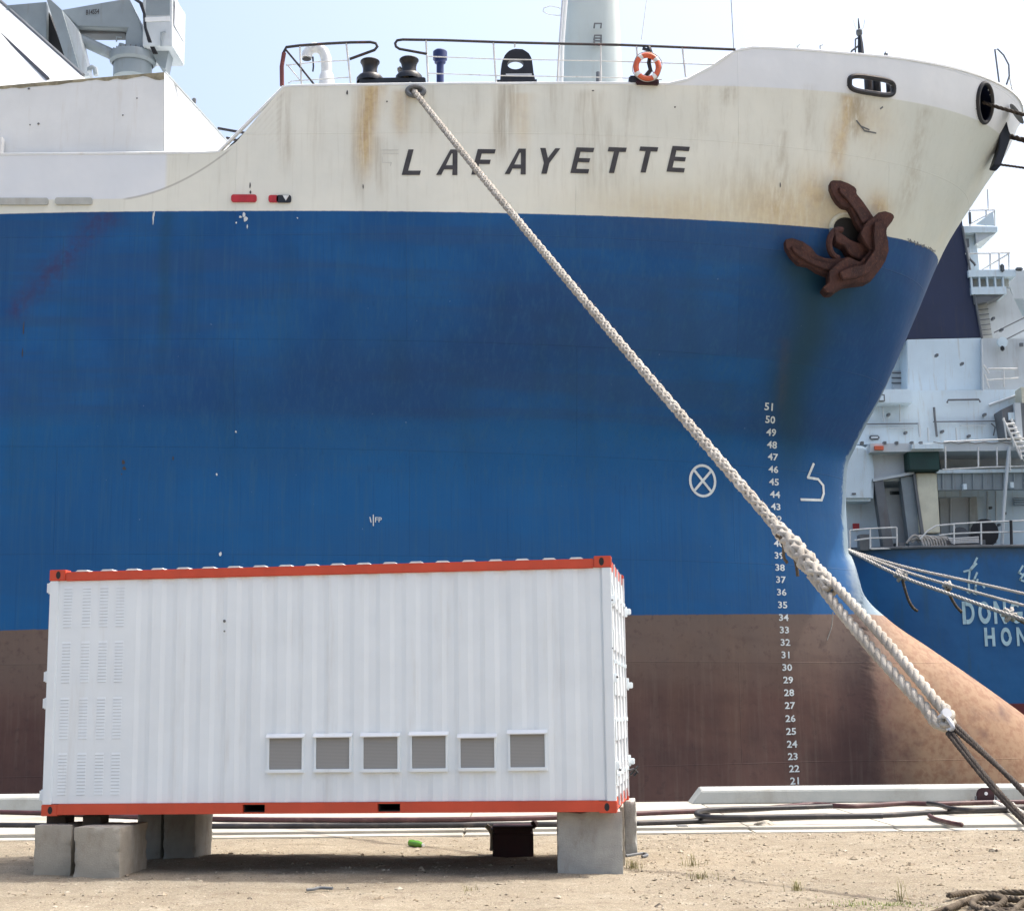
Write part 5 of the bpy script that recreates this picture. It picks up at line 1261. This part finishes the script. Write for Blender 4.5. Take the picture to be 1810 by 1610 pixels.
# pebbles, litter of stones, grass tufts
m = MB(); oc = [(1, 0, 0), (-1, 0, 0), (0, 1, 0), (0, -1, 0), (0, 0, 1), (0, 0, -1)]; of = [(0, 2, 4), (2, 1, 4), (1, 3, 4), (3, 0, 4), (2, 0, 5), (1, 2, 5), (3, 1, 5), (0, 3, 5)]
for k in range(22000):
    x = random.uniform(-8, 8); y = random.uniform(12.6, 21.2)
    if x < 1 and random.random() < .62: continue
    if noise.noise(Vector((x * .7, y * .7, 5))) < -0.15 and random.random() < .7: continue
    r = 0.006 + 0.015 * random.random() ** 2.5 + (0.030 * random.random() if random.random() < .03 else 0); a = random.uniform(0, 6.28); ca, s2 = math.cos(a), math.sin(a); sq = random.uniform(.4, .8); el = random.uniform(.7, 1.4)
    zz = gz(x, y) + r * .15
    V = []
    for u in oc:
        j = random.uniform(.75, 1.2); vx, vy, vz = u[0] * r * el * j, u[1] * r * j, u[2] * r * sq * j; V.append((x + vx * ca - vy * s2, y + vx * s2 + vy * ca, zz + vz))
    m.add(V, of)
me = bpy.data.meshes.new('pebbles'); me.from_pydata(m.v, [], m.f); me.materials.append(M['stone']); o = bpy.data.objects.new('pebbles', me); col.objects.link(o); tag(o, 'small pebbles and grit scattered over the sandy ground', 'pebbles', kind='stuff')
def tuft(px, py, n, hgt, spread, mat, label):
    c = gnd(px, py); m = MB()
    for k in range(n):
        a = random.uniform(0, 6.28); r = spread * abs(random.gauss(0, .6)); x, y = c.x + r * math.cos(a), c.y + 1.6 * r * math.sin(a)
        h = hgt * random.uniform(.3, 1); az = random.uniform(0, 6.28); ln = random.uniform(.2, 1.1); lean = Vector((math.cos(az), math.sin(az), 0)) * h * ln; wv_ = Vector((math.cos(az + 1.57), math.sin(az + 1.57), 0)) * 0.0035
        b0 = Vector((x, y, gz(x, y) - .005)); md = b0 + lean * .3 + Vector((0, 0, h * .6)); tp = b0 + lean + Vector((0, 0, h * (1 - .25 * ln)))
        m.add([b0 - wv_, b0 + wv_, md + wv_ * .7, md - wv_ * .7, tp], [(0, 1, 2, 3), (3, 2, 4)])
    me = bpy.data.meshes.new('grass_tuft'); me.from_pydata(m.v, [], m.f); me.materials.append(M[mat]); o = bpy.data.objects.new('grass_tuft', me); col.objects.link(o); tag(o, label, 'grass', 'grass tufts on the sand', 'stuff' if ('patch' in label or 'stalks' in label) else None)
tuft(1118, 1535, 70, .14, .12, 'grass', 'thin yellowish grass tuft beside the right front block'); tuft(1235, 1555, 60, .12, .16, 'grass', 'sparse dry grass tuft below the quay kerb end')
tuft(1408, 1574, 45, .14, .06, 'grass', 'dry upright grass tuft on the sand under the draft marks'); tuft(1575, 1602, 260, .05, .42, 'grassg', 'green grass patch at the bottom left of the old rope heap')
tuft(1500, 1600, 120, .045, .34, 'grassg', 'low green grass patch at the bottom of the picture'); tuft(1592, 1590, 14, .30, .04, 'grass', 'tall thin dry stalks standing in the green grass patch'); tuft(1225, 1530, 30, .2, .14, 'grass', 'thin grey dry stalks on the sand below the quay')
tuft(828, 1572, 16, .10, .10, 'grass', 'few dry blades on the sand in front of the right half of the container')

# ------------------------------------------------------------------ second ship lying beyond the bow
Y2 = 60.0
s2 = empty('distant_ship', at(1650, 1250, Y2)); tag(s2, 'second blue ship with white superstructure moored beyond the bow on the right', 'ship')
def P2(name, mat, px0, py0, px1, py1, y0, y1, bevel=0.0, parent=None, slope=None):
    m = MB(); m.pbox(px0, py0, px1, py1, Y2 + y0, Y2 + y1); return m.build(name, M[mat], parent or s2, bevel=bevel)
def T2(name, mat, pts, y, r, parent=None, n=6):
    m = MB(); m.tube([at(a, b, Y2 + y) for a, b in pts], r, n); return m.build(name, M[mat], parent or s2, True)
def Q2(name, mat, pts, y0, d, parent=None, bevel=0):
    m = MB(); m.prism([at(a, b, Y2 + y0) for a, b in pts], (0, d, 0)); return m.build(name, M[mat], parent or s2, bevel=bevel)
def blue2():
    t = NT('second_hull_paint'); x, y, z = t.xyz()
    vs_ = t.noise(1.0, 6, .65, t.map((3, 3, .25))); bl_ = t.noise(.4, 5, .6); fi = t.noise(3, 5, .65)
    c = t.mix(t.step(bl_, .3, .7), (0.012, 0.095, 0.25), (0.018, 0.13, 0.32)); c = t.mix(t.math('MULTIPLY', t.step(vs_, .5, .75), .55), c, (0.035, 0.10, 0.15))
    c = t.mix(t.math('MULTIPLY', t.step(t.math('ADD', z, t.math('MULTIPLY', fi, 1.0)), at(1700, 990, Y2).z + .3, at(1700, 965, Y2).z + .5), .8), c, (0.04, 0.07, 0.09))
    zr = at(1795, 1243, Y2).z
    c = t.mix(t.step(z, zr - .03, zr + .03), (0.16, 0.03, 0.03), c)
    t.bump(t.noise(1.2, 3, .5), .3, .08)
    return t.fin(c, .45, 0, .4)
M['hull2'] = blue2()
# hull plan with a gently rounded stern quarter
m = MB(); V = []; zt2 = at(1650, 968, Y2).z; plan = [(10.5, 68), (11.2, 64.5), (12.6, 61.6), (14.4, 60.3), (16.5, 60.0), (24, 60.0), (40, 60.2), (70, 61.5), (70, 78), (12, 78)]
n2 = len(plan); rows = [(-3, .5), (0.0, 0.12), (3, .02), (zt2, 0)]
for z, ins in rows:
    for k, (x, y) in enumerate(plan): V.append((x + ins * (1 if k < 4 else 0), y + ins * .8, z))
F_ = []
for r in range(len(rows) - 1):
    for k in range(n2): l = (k + 1) % n2; F_.append((r * n2 + k, r * n2 + l, (r + 1) * n2 + l, (r + 1) * n2 + k))
F_.append(tuple((len(rows) - 1) * n2 + k for k in range(n2))); m.add(V, F_); h2 = m.build('hull', M['hull2'], s2, True, angle=30)
m = MB(); m.tube([(x, y - .03, zt2 + .03) for x, y in plan[:8]], .06, 6); m.build('deck_edge', M['dgrey'], s2)
# lettering on its quarter
def s2_text(seq, px0, py0, hpx, step, wpx):
    for i, ch in enumerate(seq):
        q = at(px0 + i * step, py0 - i * 0.35, Y2 - .02); h = hpx * Y2 / FOC * 1.02; wd = wpx * Y2 / FOC
        m = MB()
        for gi, g in enumerate(GL[ch]): m.add([(q.x + x * wd + .0 * y, Y2 - .03 - .003 * gi, q.z + y * h) for x, y in g], [tuple(range(len(g)))])
        m.build('name_letter', M['text_ship'], h2)
s2_text('DONG', 1702, 1103, 39, 28, 23); s2_text('HON', 1741, 1142, 32, 28.5, 20)
def brush(strokes, name):
    m = MB()
    for k, pts in enumerate(strokes):
        P = [at(a, b, Y2 - .03 - .004 * k) for a, b in pts]
        for quad in stroke2([(p.x, p.z) for p in P], .075): m.add([(x, Y2 - .03 - .004 * k, z) for x, z in quad], [(0, 1, 2, 3)])
    m.build(name, M['text_ship'], h2)
brush([[(1727, 986), (1721, 998), (1713, 1009)], [(1704, 1010), (1716, 1007), (1726, 996)], [(1714, 1010), (1712, 1030), (1714, 1048), (1710, 1046)], [(1727, 1012), (1722, 1024), (1716, 1030)], [(1728, 1024), (1724, 1038), (1726, 1050), (1721, 1048)], [(1737, 1034), (1740, 1038)]], 'brush_character')
brush([[(1808, 1000), (1801, 1012), (1809, 1016)], [(1812, 1012), (1803, 1024), (1812, 1028)]], 'brush_character')
# main deck rail
def rail2(name, posts, bars, y):
    g = empty(name, at(posts[0][0], posts[0][2], Y2 + y)); par(g, s2); WORLD[g] = Matrix.Translation(at(posts[0][0], posts[0][2], Y2 + y))
    for a, t, b in posts: T2('post', 'rail', [(a, t), (a + .5, b)], y, .035, g)
    for bb in bars: T2('bar', 'rail', bb, y, .032, g)
rail2('deck_rail', [(1538, 934, 970), (1585, 932, 969), (1502, 937, 972)], [[(1503, 937), (1540, 934), (1585, 932)], [(1510, 955), (1538, 951), (1585, 950)], [(1540, 970), (1585, 969)]], .2)
rail2('deck_rail', [(1686, 926, 962), (1734, 923, 962), (1787, 921, 961)], [[(1626, 953), (1640, 938), (1655, 929), (1686, 926), (1734, 923), (1787, 921), (1840, 919)], [(1660, 946), (1686, 943), (1734, 941), (1840, 939)]], .2)
T2('rail_stanchion', 'black', [(1787, 920), (1788, 962)], .15, .06); T2('tall_pole', 'lgrey', [(1771, 962), (1774, 900), (1779, 840), (1784, 790)], .4, .07)
# lower house
P2('lower_house', 'white2', 1440, 868, 1900, 968, 3.0, 14)
P2('mid_deck_slab', 'lgrey', 1538, 782, 1900, 797, -.1 + .6, 10); P2('bulwark_panel', 'grey', 1657, 834, 1900, 865, .9, 1.1)
for k in range(9): T2('panel_rib', 'grey', [(1666 + k * 18, 836), (1666 + k * 18, 864)], .86, .03)
P2('recess_house', 'white2', 1400, 797, 1900, 868, 3.2, 14)
P2('inner_wall', 'lgrey', 1662, 797, 1900, 833, 2.6, 3.0); P2('long_fitting', 'dgrey', 1697, 798, 1742, 803, 2.5, 2.6)
P2('deck_stripe', 'white2', 1655, 829, 1900, 835, .8, 3.2)
m = MB(); V = []; prof = [(1480, 885), (1545, 885), (1546, 830), (1543, 805), (1537, 793), (1525, 787), (1505, 785), (1480, 785)]
m.prism([at(a, b, Y2 + .9) for a, b in prof], (0, 3, 0)); m.build('rounded_locker', M['white2'], s2, bevel=.12)
P2('locker_handle', 'dgrey', 1506, 871, 1513, 874, .86, .9); P2('side_wall', 'white2', 1440, 879, 1560, 968, 2.0, 3.0); P2('wall_seam', 'dgrey', 1498, 878, 1546, 879.5, 1.97, 2.0)
P2('fire_box', 'red', 1508, 925, 1519, 936, 1.9, 2.0); P2('dark_locker', 'dgrey', 1520, 944, 1538, 972, .5, 1.0); P2('cabin_wall', 'lgrey', 1540, 797, 1606, 850, 1.2, 3.2)
Q2('slanted_post', 'dgrey', [(1545, 849), (1561, 847), (1580, 968), (1562, 968)], .9, .5); Q2('slanted_post', 'grey', [(1592, 844), (1614, 841), (1629, 968), (1608, 968)], 1.0, .5)
Q2('slanted_pole', 'dgrey', [(1614, 838), (1618, 837), (1634, 945), (1629, 947)], .8, .12)
Q2('post_header', 'lgrey', [(1543, 846), (1616, 833), (1616, 838), (1543, 851)], .85, .3)
P2('cream_pillar', 'cream', 1622, 836, 1659, 942, .9, 1.5, .03); P2('canvas_box', 'green', 1605, 794, 1661, 832, .55, 2.2, .05); P2('canvas_top', 'white2', 1612, 785, 1668, 793, .3, 2.2)
P2('doorway_recess', 'lgrey', 1662, 879, 1727, 945, 2.9, 2.99); Q2('doorway_side', 'primer', [(1714, 880), (1726, 877), (1730, 940), (1714, 940)], 2.8, .08); Q2('doorway_head', 'white2', [(1658, 866), (1740, 866), (1740, 877), (1658, 879)], 2.6, .3)
P2('door_leaf', 'lgrey', 1567, 862, 1600, 960, 1.9, 1.99); P2('door_window', 'glass', 1573, 868, 1592, 874, 1.85, 1.89)
for px, py in ((1706, 863), (1789, 860)): P2('deck_lamp', 'white2', px - 3, py - 8, px + 3, py + 2, .6, .85)
P2('side_grille', 'dgrey', 1793, 880, 1812, 893, 2.9, 2.98)
for k in range(4): T2('grille_bar', 'white2', [(1792, 882 + 3.2 * k), (1812, 881.5 + 3.2 * k)], 2.85, .02)
# winches, coils on the deck
m = MB(); m.lathe([(.55, 0), (.55, .08), (.28, .1), (.28, .5), (.55, .52), (.55, .6)], at(1740, 941, Y2 + 1.2), (0.3, 1, 0), 18); m.build('winch_drum', M['black'], s2, True)
m = MB(); m.lathe([(.34, 0), (.34, .08), (.18, .1), (.18, .6), (.34, .62), (.34, .7)], at(1697, 946, Y2 + 1.4), (0.4, 1, 0), 16); m.build('winch_drum', M['dgrey'], s2, True)
P2('winch_bed', 'dgrey', 1672, 954, 1742, 964, .9, 2)
for k in range(4): T2('winch_bar', 'rail', [(1676 + 2 * k, 952 + 2.6 * k), (1730, 949 + 3 * k)], .7, .03)
P2('deck_clutter', 'dgrey', 1588, 958, 1600, 968, .6, 1.4); P2('fuel_drum', 'maroon', 1653, 952, 1670, 966, 1.2, 1.8, .1)
g = empty('rope_coil', at(1635, 960, Y2 + 1)); par(g, s2); WORLD[g] = Matrix.Translation(at(1635, 960, Y2 + 1)); g['label'] = 'heap of pale rope on the stern deck'
for k in range(11):
    x0 = 1602 + 5 * k; pts = [(x0, 960 - (k * 5) % 9), (x0 + 12, 944 + (k * 7) % 13), (x0 + 26, 950 + (k * 11) % 11), (x0 + 30, 964)]
    m = MB(); m.tube(smooth_path([at(a, b, Y2 + .5 + .05 * k) for a, b in pts], 2), .045, 6); m.build('rope_turn', M['rope_grey'], g, True)
# upper house walls
P2('house_wall', 'white2', 1400, 690, 1900, 784, 2.2, 14); P2('upper_wall', 'white2', 1400, 595, 1598, 692, 4.2, 12)
P2('upper_slab', 'white2', 1540, 688, 1612, 712, 1.5, 3); P2('vent_box', 'dgrey', 1553, 697, 1564, 709, 1.3, 1.45); P2('vent_box_light', 'white2', 1555, 699, 1562, 707.5, 1.27, 1.3)
for y0, x0, x1 in ((748, 1524, 1625), (743, 1650, 1900)): P2('wall_rail', 'dgrey', x0, y0, x1, y0 + 1.6, 2.0, 2.1)
for x0, x1, y in ((1572, 1615, 756), (1698, 1742, 751)): P2('wall_handrail', 'lgrey', x0, y, x1, y + 1.4, 2.0, 2.1)
P2('nameplate', 'dgrey', 1537, 769, 1555, 777, 2.1, 2.19, .05); P2('nameplate_face', 'lgrey', 1540, 771, 1552, 775, 2.06, 2.1)
T2('handrail', 'dgrey', [(1674, 712), (1676, 707), (1730, 706), (1733, 711)], 2.0, .04); T2('drain_pipe', 'dgrey', [(1651, 720), (1652, 735), (1656, 772)], 2.0, .05); T2('drain_pipe', 'lgrey', [(1624, 748), (1626, 772)], 2.0, .05); T2('corner_pipe', 'dgrey', [(1752, 748), (1759, 755), (1756, 770)], 2.0, .03)
for x in (1522, 1562, 1583, 1610, 1626): P2('deck_fitting', 'dgrey', x, 780, x + 5, 785, .45, .7)
P2('red_tarp', 'lifering', 1546, 788, 1562, 795, .4, .5)
P2('louvre_panel', 'lgrey', 1578, 655, 1600, 690, 4.0, 4.19)
for k in range(3): T2('louvre_bar', 'dgrey', [(1576, 659 + 9 * k), (1602, 659 + 9 * k)], 3.95, .03)
T2('wall_edge', 'dgrey', [(1600, 610), (1603, 650), (1605, 690)], 3.9, .05)
# gallery rail and stairs at the right
rail2('gallery_rail', [(1671, 789, 828), (1729, 790, 826), (1762, 790, 824), (1785, 789, 832)], [[(1668, 781), (1786, 776), (1850, 774)], [(1666, 830), (1740, 826), (1850, 823)]], .5)
st = empty('stairway', at(1795, 810, Y2)); par(st, s2); WORLD[st] = Matrix.Translation(at(1795, 810, Y2))
for dx in (0, 14): T2('stair_rail', 'rail', [(1773 + dx, 740), (1806 + dx, 812)], .3 + dx * .03, .05, st)
for k in range(9): T2('stair_tread', 'rail', [(1777 + k * 4, 750 + k * 8), (1794 + k * 4, 749 + k * 8)], .4, .045, st)
for k in range(3): T2('stair_post', 'rail', [(1774 + k * 13, 738 + k * 26), (1779 + k * 13, 776 + k * 14)], .3, .035, st)
Q2('grey_housing', 'dgrey', [(1770, 724), (1796, 712), (1830, 712), (1830, 770), (1778, 772)], 1.2, 1); P2('housing_window', 'white2', 1783, 729, 1793, 742, 1.1, 1.19); P2('housing_post', 'lgrey', 1795, 712, 1806, 774, 1.0, 1.2)
# funnel: navy above, white below
fn = empty('funnel', at(1660, 690, Y2 + 3)); par(fn, s2); WORLD[fn] = Matrix.Translation(at(1660, 690, Y2 + 3)); fn['label'] = 'navy topped funnel with white base'
Q2('funnel_top', 'navy', [(1540, 602), (1735, 598.5), (1703, 405), (1699, 372), (1580, 372)], 3.0, 5, fn, .05); Q2('funnel_base', 'white2', [(1603, 600), (1735, 597), (1738, 690), (1604, 692)], 2.9, 4.9, fn, .03)
T2('funnel_edge', 'dgrey', [(1701, 400), (1736, 598)], 2.9, .05, fn)
# white house with bridge wings to the right of the funnel
Q2('bridge_tower', 'lgrey', [(1737, 600), (1735, 520), (1742, 500), (1785, 512), (1812, 570), (1830, 640), (1830, 692), (1736, 692)], 4.0, 5)
Q2('side_house', 'lgrey', [(1736, 598), (1900, 600), (1900, 696), (1736, 692)], 2.6, 3)
Q2('bridge_block', 'lgrey', [(1783, 478), (1900, 478), (1900, 530), (1792, 528), (1783, 500)], 4.5, 4)
Q2('tower_mast', 'white2', [(1701, 410), (1724, 408), (1731, 478), (1712, 480)], 3.6, 1.0); P2('mast_lamp', 'dgrey', 1705, 422, 1713, 436, 3.4, 3.6); P2('mast_window', 'lgrey', 1704, 438, 1714, 452, 3.4, 3.6); T2('mast_hose', 'dgrey', [(1710, 448), (1714, 458), (1722, 466), (1724, 470)], 3.4, .05)
Q2('top_wing', 'white2', [(1700, 400), (1763, 401), (1763, 410), (1724, 411), (1700, 412)], 3.2, 2.4); Q2('wing_bracket', 'lgrey', [(1724, 411), (1762, 411), (1726, 430)], 3.3, 1.8)
rail2('wing_rail', [(1714, 374, 400), (1743, 372, 400), (1758, 372, 400)], [[(1712, 372), (1758, 371.5)], [(1714, 396), (1758, 374)]], 3.3)
Q2('wing_dodger', 'white2', [(1724, 397), (1755, 375), (1758, 399)], 3.2, .06); T2('wing_antenna', 'rail', [(1747, 372), (1746, 350), (1745.5, 335)], 3.4, .03)
T2('wing_lamp', 'dgrey', [(1715, 396), (1714, 376)], 3.1, .06)
P2('lower_wing', 'white2', 1712, 477, 1795, 489, 2.8, 5); P2('lower_wing_apron', 'white2', 1717, 507, 1779, 520, 2.8, 5); Q2('lower_wing_under', 'dgrey', [(1720, 520), (1777, 520), (1745, 533), (1722, 538)], 2.9, 2)
P2('wing_window_band', 'primer', 1716, 489, 1783, 507, 3.2, 4.5); 
for k in range(5): P2('wing_post', 'white2', 1716 + k * 14, 488, 1719 + k * 14, 507.5, 2.85, 3.0)
rail2('wing_rail', [(1712, 448, 477), (1750, 448, 477), (1766, 449, 477), (1783, 449, 477)], [[(1706, 449), (1785, 447)], [(1736, 477), (1784, 448)]], 3.0)
for a in ((1769, 466, 1776, 480), (1796, 472, 1809, 478)): P2('search_light', 'dgrey', a[0], a[1], a[2], a[3], 2.7, 2.9, .05)
Q2('ladder_trunk', 'primer', [(1722, 538), (1744, 533), (1757, 612), (1752, 622), (1734, 622)], 3.4, .5)
for k in range(8): T2('trunk_rung', 'dgrey', [(1726 + k * 1.4, 548 + k * 9), (1747 + k * 1.2, 546 + k * 9)], 3.3, .02)
P2('trunk_lamp', 'white2', 1750, 606, 1756, 612, 3.2, 3.35, .05)
m = MB(); m.lathe([(.0, 0), (.22, .0), (.22, .12), (0, .13)], at(1771, 606, Y2 + 2.4), (0, -1, 0), 16, False); m.build('float_light', M['white2'], s2); P2('float_base', 'black', 1769, 611, 1776, 620, 2.2, 2.3, .04)
T2('stay_line', 'dgrey', [(1757, 588), (1830, 552)], 2.4, .025); T2('stay_line', 'dgrey', [(1778, 600), (1830, 574)], 2.4, .025)
P2('wall_lamp', 'dgrey', 1803, 606, 1809, 612, 2.4, 2.5)
T2('crane_rail', 'rail', [(1738, 645), (1748, 660)], 2.2, .05); T2('crane_rail', 'rail', [(1747, 652), (1798, 652)], 2.2, .04); T2('crane_rail', 'rail', [(1745, 672), (1800, 668)], 2.2, .03); T2('crane_rail', 'rail', [(1774, 652), (1775, 684)], 2.2, .03); T2('crane_rail', 'rail', [(1741, 662), (1748, 686)], 2.2, .04)
T2('sheer_line', 'lgrey', [(1748, 716), (1800, 698), (1850, 690)], 2.1, .05)
P2('pale_drum', 'cream', 1806, 684, 1830, 712, 1.2, 2)

for x0, y0, x1, y1 in ((1560, 720, 1562, 744), (1590, 700, 1591, 745), (1640, 756, 1641, 780), (1690, 756, 1691, 780), (1735, 600, 1737, 690), (1680, 880, 1680, 940), (1745, 868, 1746, 960), (1760, 868, 1761, 960), (1590, 862, 1592, 880)):
    T2('wall_pipe', 'lgrey', [(x0, y0), (x1, y1)], 1.95 if y0 < 790 else 2.85, .04)
for px, py in ((1570, 730), (1600, 762), (1665, 760), (1712, 768), (1740, 730), (1655, 625), (1700, 640), (1755, 560), (1770, 580), (1750, 895), (1765, 925), (1775, 905)):
    P2('wall_fitting', 'dgrey', px, py, px + 4, py + 4, 1.9 if py < 790 else 2.8, 2.2 if py < 790 else 3.0)
for k in range(5): T2('roof_cable', 'dgrey', [(1650 + 30 * k, 781), (1664 + 30 * k, 783.5), (1680 + 30 * k, 781)], .45, .02)
# mooring lines of the second ship, running off to the right
def line2(pts, Ya, Yb, r, label):
    n = len(pts); P = smooth_path([at(a, b, Ya + (Yb - Ya) * (k / (n - 1))) for k, (a, b) in enumerate(pts)], 2); m = MB(); twisted(m, P, r, 3, 7, 6)
    o = m.build('stern_line', M['rope_grey'], None, True, angle=180); tag(o, label, 'rope', 'stern lines of the second ship')
    return P
line2([(1488, 966), (1505, 974), (1600, 1003), (1700, 1024), (1810, 1049), (1900, 1070)], 59.3, 50, .055, 'topmost of three pale stern lines crossing the second blue hull')
line2([(1488, 966), (1505, 974), (1600, 1011), (1700, 1040), (1810, 1070), (1900, 1093)], 59.2, 49.5, .055, 'middle of three pale stern lines, with a looped rope end hanging from it')
line2([(1488, 966), (1505, 975), (1590, 1019), (1680, 1050), (1770, 1082), (1900, 1124)], 59.1, 49, .07, 'lowest of three pale stern lines, knotted twice, above the white lettering')
def knot(px, py, Y, r, tail, label):
    g = empty('rope_knot', at(px, py, Y)); tag(g, label, 'knot', 'rope knots on the stern lines')
    m = MB(); c = at(px, py, Y)
    for k in range(3):
        a0 = k * 1.1; P = [c + Vector((r * math.cos(2 * math.pi * i / 14) * math.cos(a0), r * .8 * math.sin(2 * math.pi * i / 14), r * math.cos(2 * math.pi * i / 14) * math.sin(a0) + .02 * i / 14)) for i in range(15)]
        twisted(m, P, .07, 3, 6, 6)
    m.build('knot_body', M['rope_grey'], g, True, angle=180)
    m = MB(); twisted(m, smooth_path([at(a, b, Y - .1) for a, b in tail], 2), .06, 3, 6, 6); m.build('knot_tail', M['rope_old'], g, True, angle=180)
knot(1592, 1018, 55.5, .20, [(1594, 1020), (1599, 1040), (1606, 1062), (1614, 1075), (1622, 1080)], 'knot with a hanging frayed tail on the lowest stern line')
knot(1675, 1036, 54.3, .14, [(1674, 1036), (1680, 1055), (1690, 1072), (1700, 1082)], 'looped rope end hanging from the middle stern line above the letters')
knot(1784, 1087, 51.5, .22, [(1780, 1084), (1795, 1092), (1812, 1102)], 'dark knot on the lowest stern line at the right edge')
# lines off the near ship's stem
for i, (pts, Ya, Yb, r) in enumerate((([(1736, 181), (1770, 192), (1810, 203), (1900, 232)], fair_round.y + .2, 36, .05), ([(1780, 240), (1810, 248), (1900, 272)], 37.45, 36.5, .075), ([(1758, 290), (1810, 297), (1900, 310)], 37.4, 37.0, .035))):
    n = len(pts); P = smooth_path([at(a, b, Ya + (Yb - Ya) * (k / (n - 1))) for k, (a, b) in enumerate(pts)], 2); m = MB(); twisted(m, P, r, 3, 7, 6)
    o = m.build('head_line', M['wire'], None, True, angle=180); tag(o, ['dark head line leaving the round fairlead near the stem', 'thick dark head line leaving the black bracket at the stem', 'thin dark line leaving the foot of the stem bracket'][i], 'rope', 'dark head lines at the stem')
m = MB(); m.lathe([(.30, 0), (.30, .012)], at(1797, 202, 37.0), (0.75, -0.2, 0.45), 18); o = m.build('rat_guard', M['dgrey'], None); tag(o, 'small dark disc rat guard on the uppermost head line', 'rat guard')
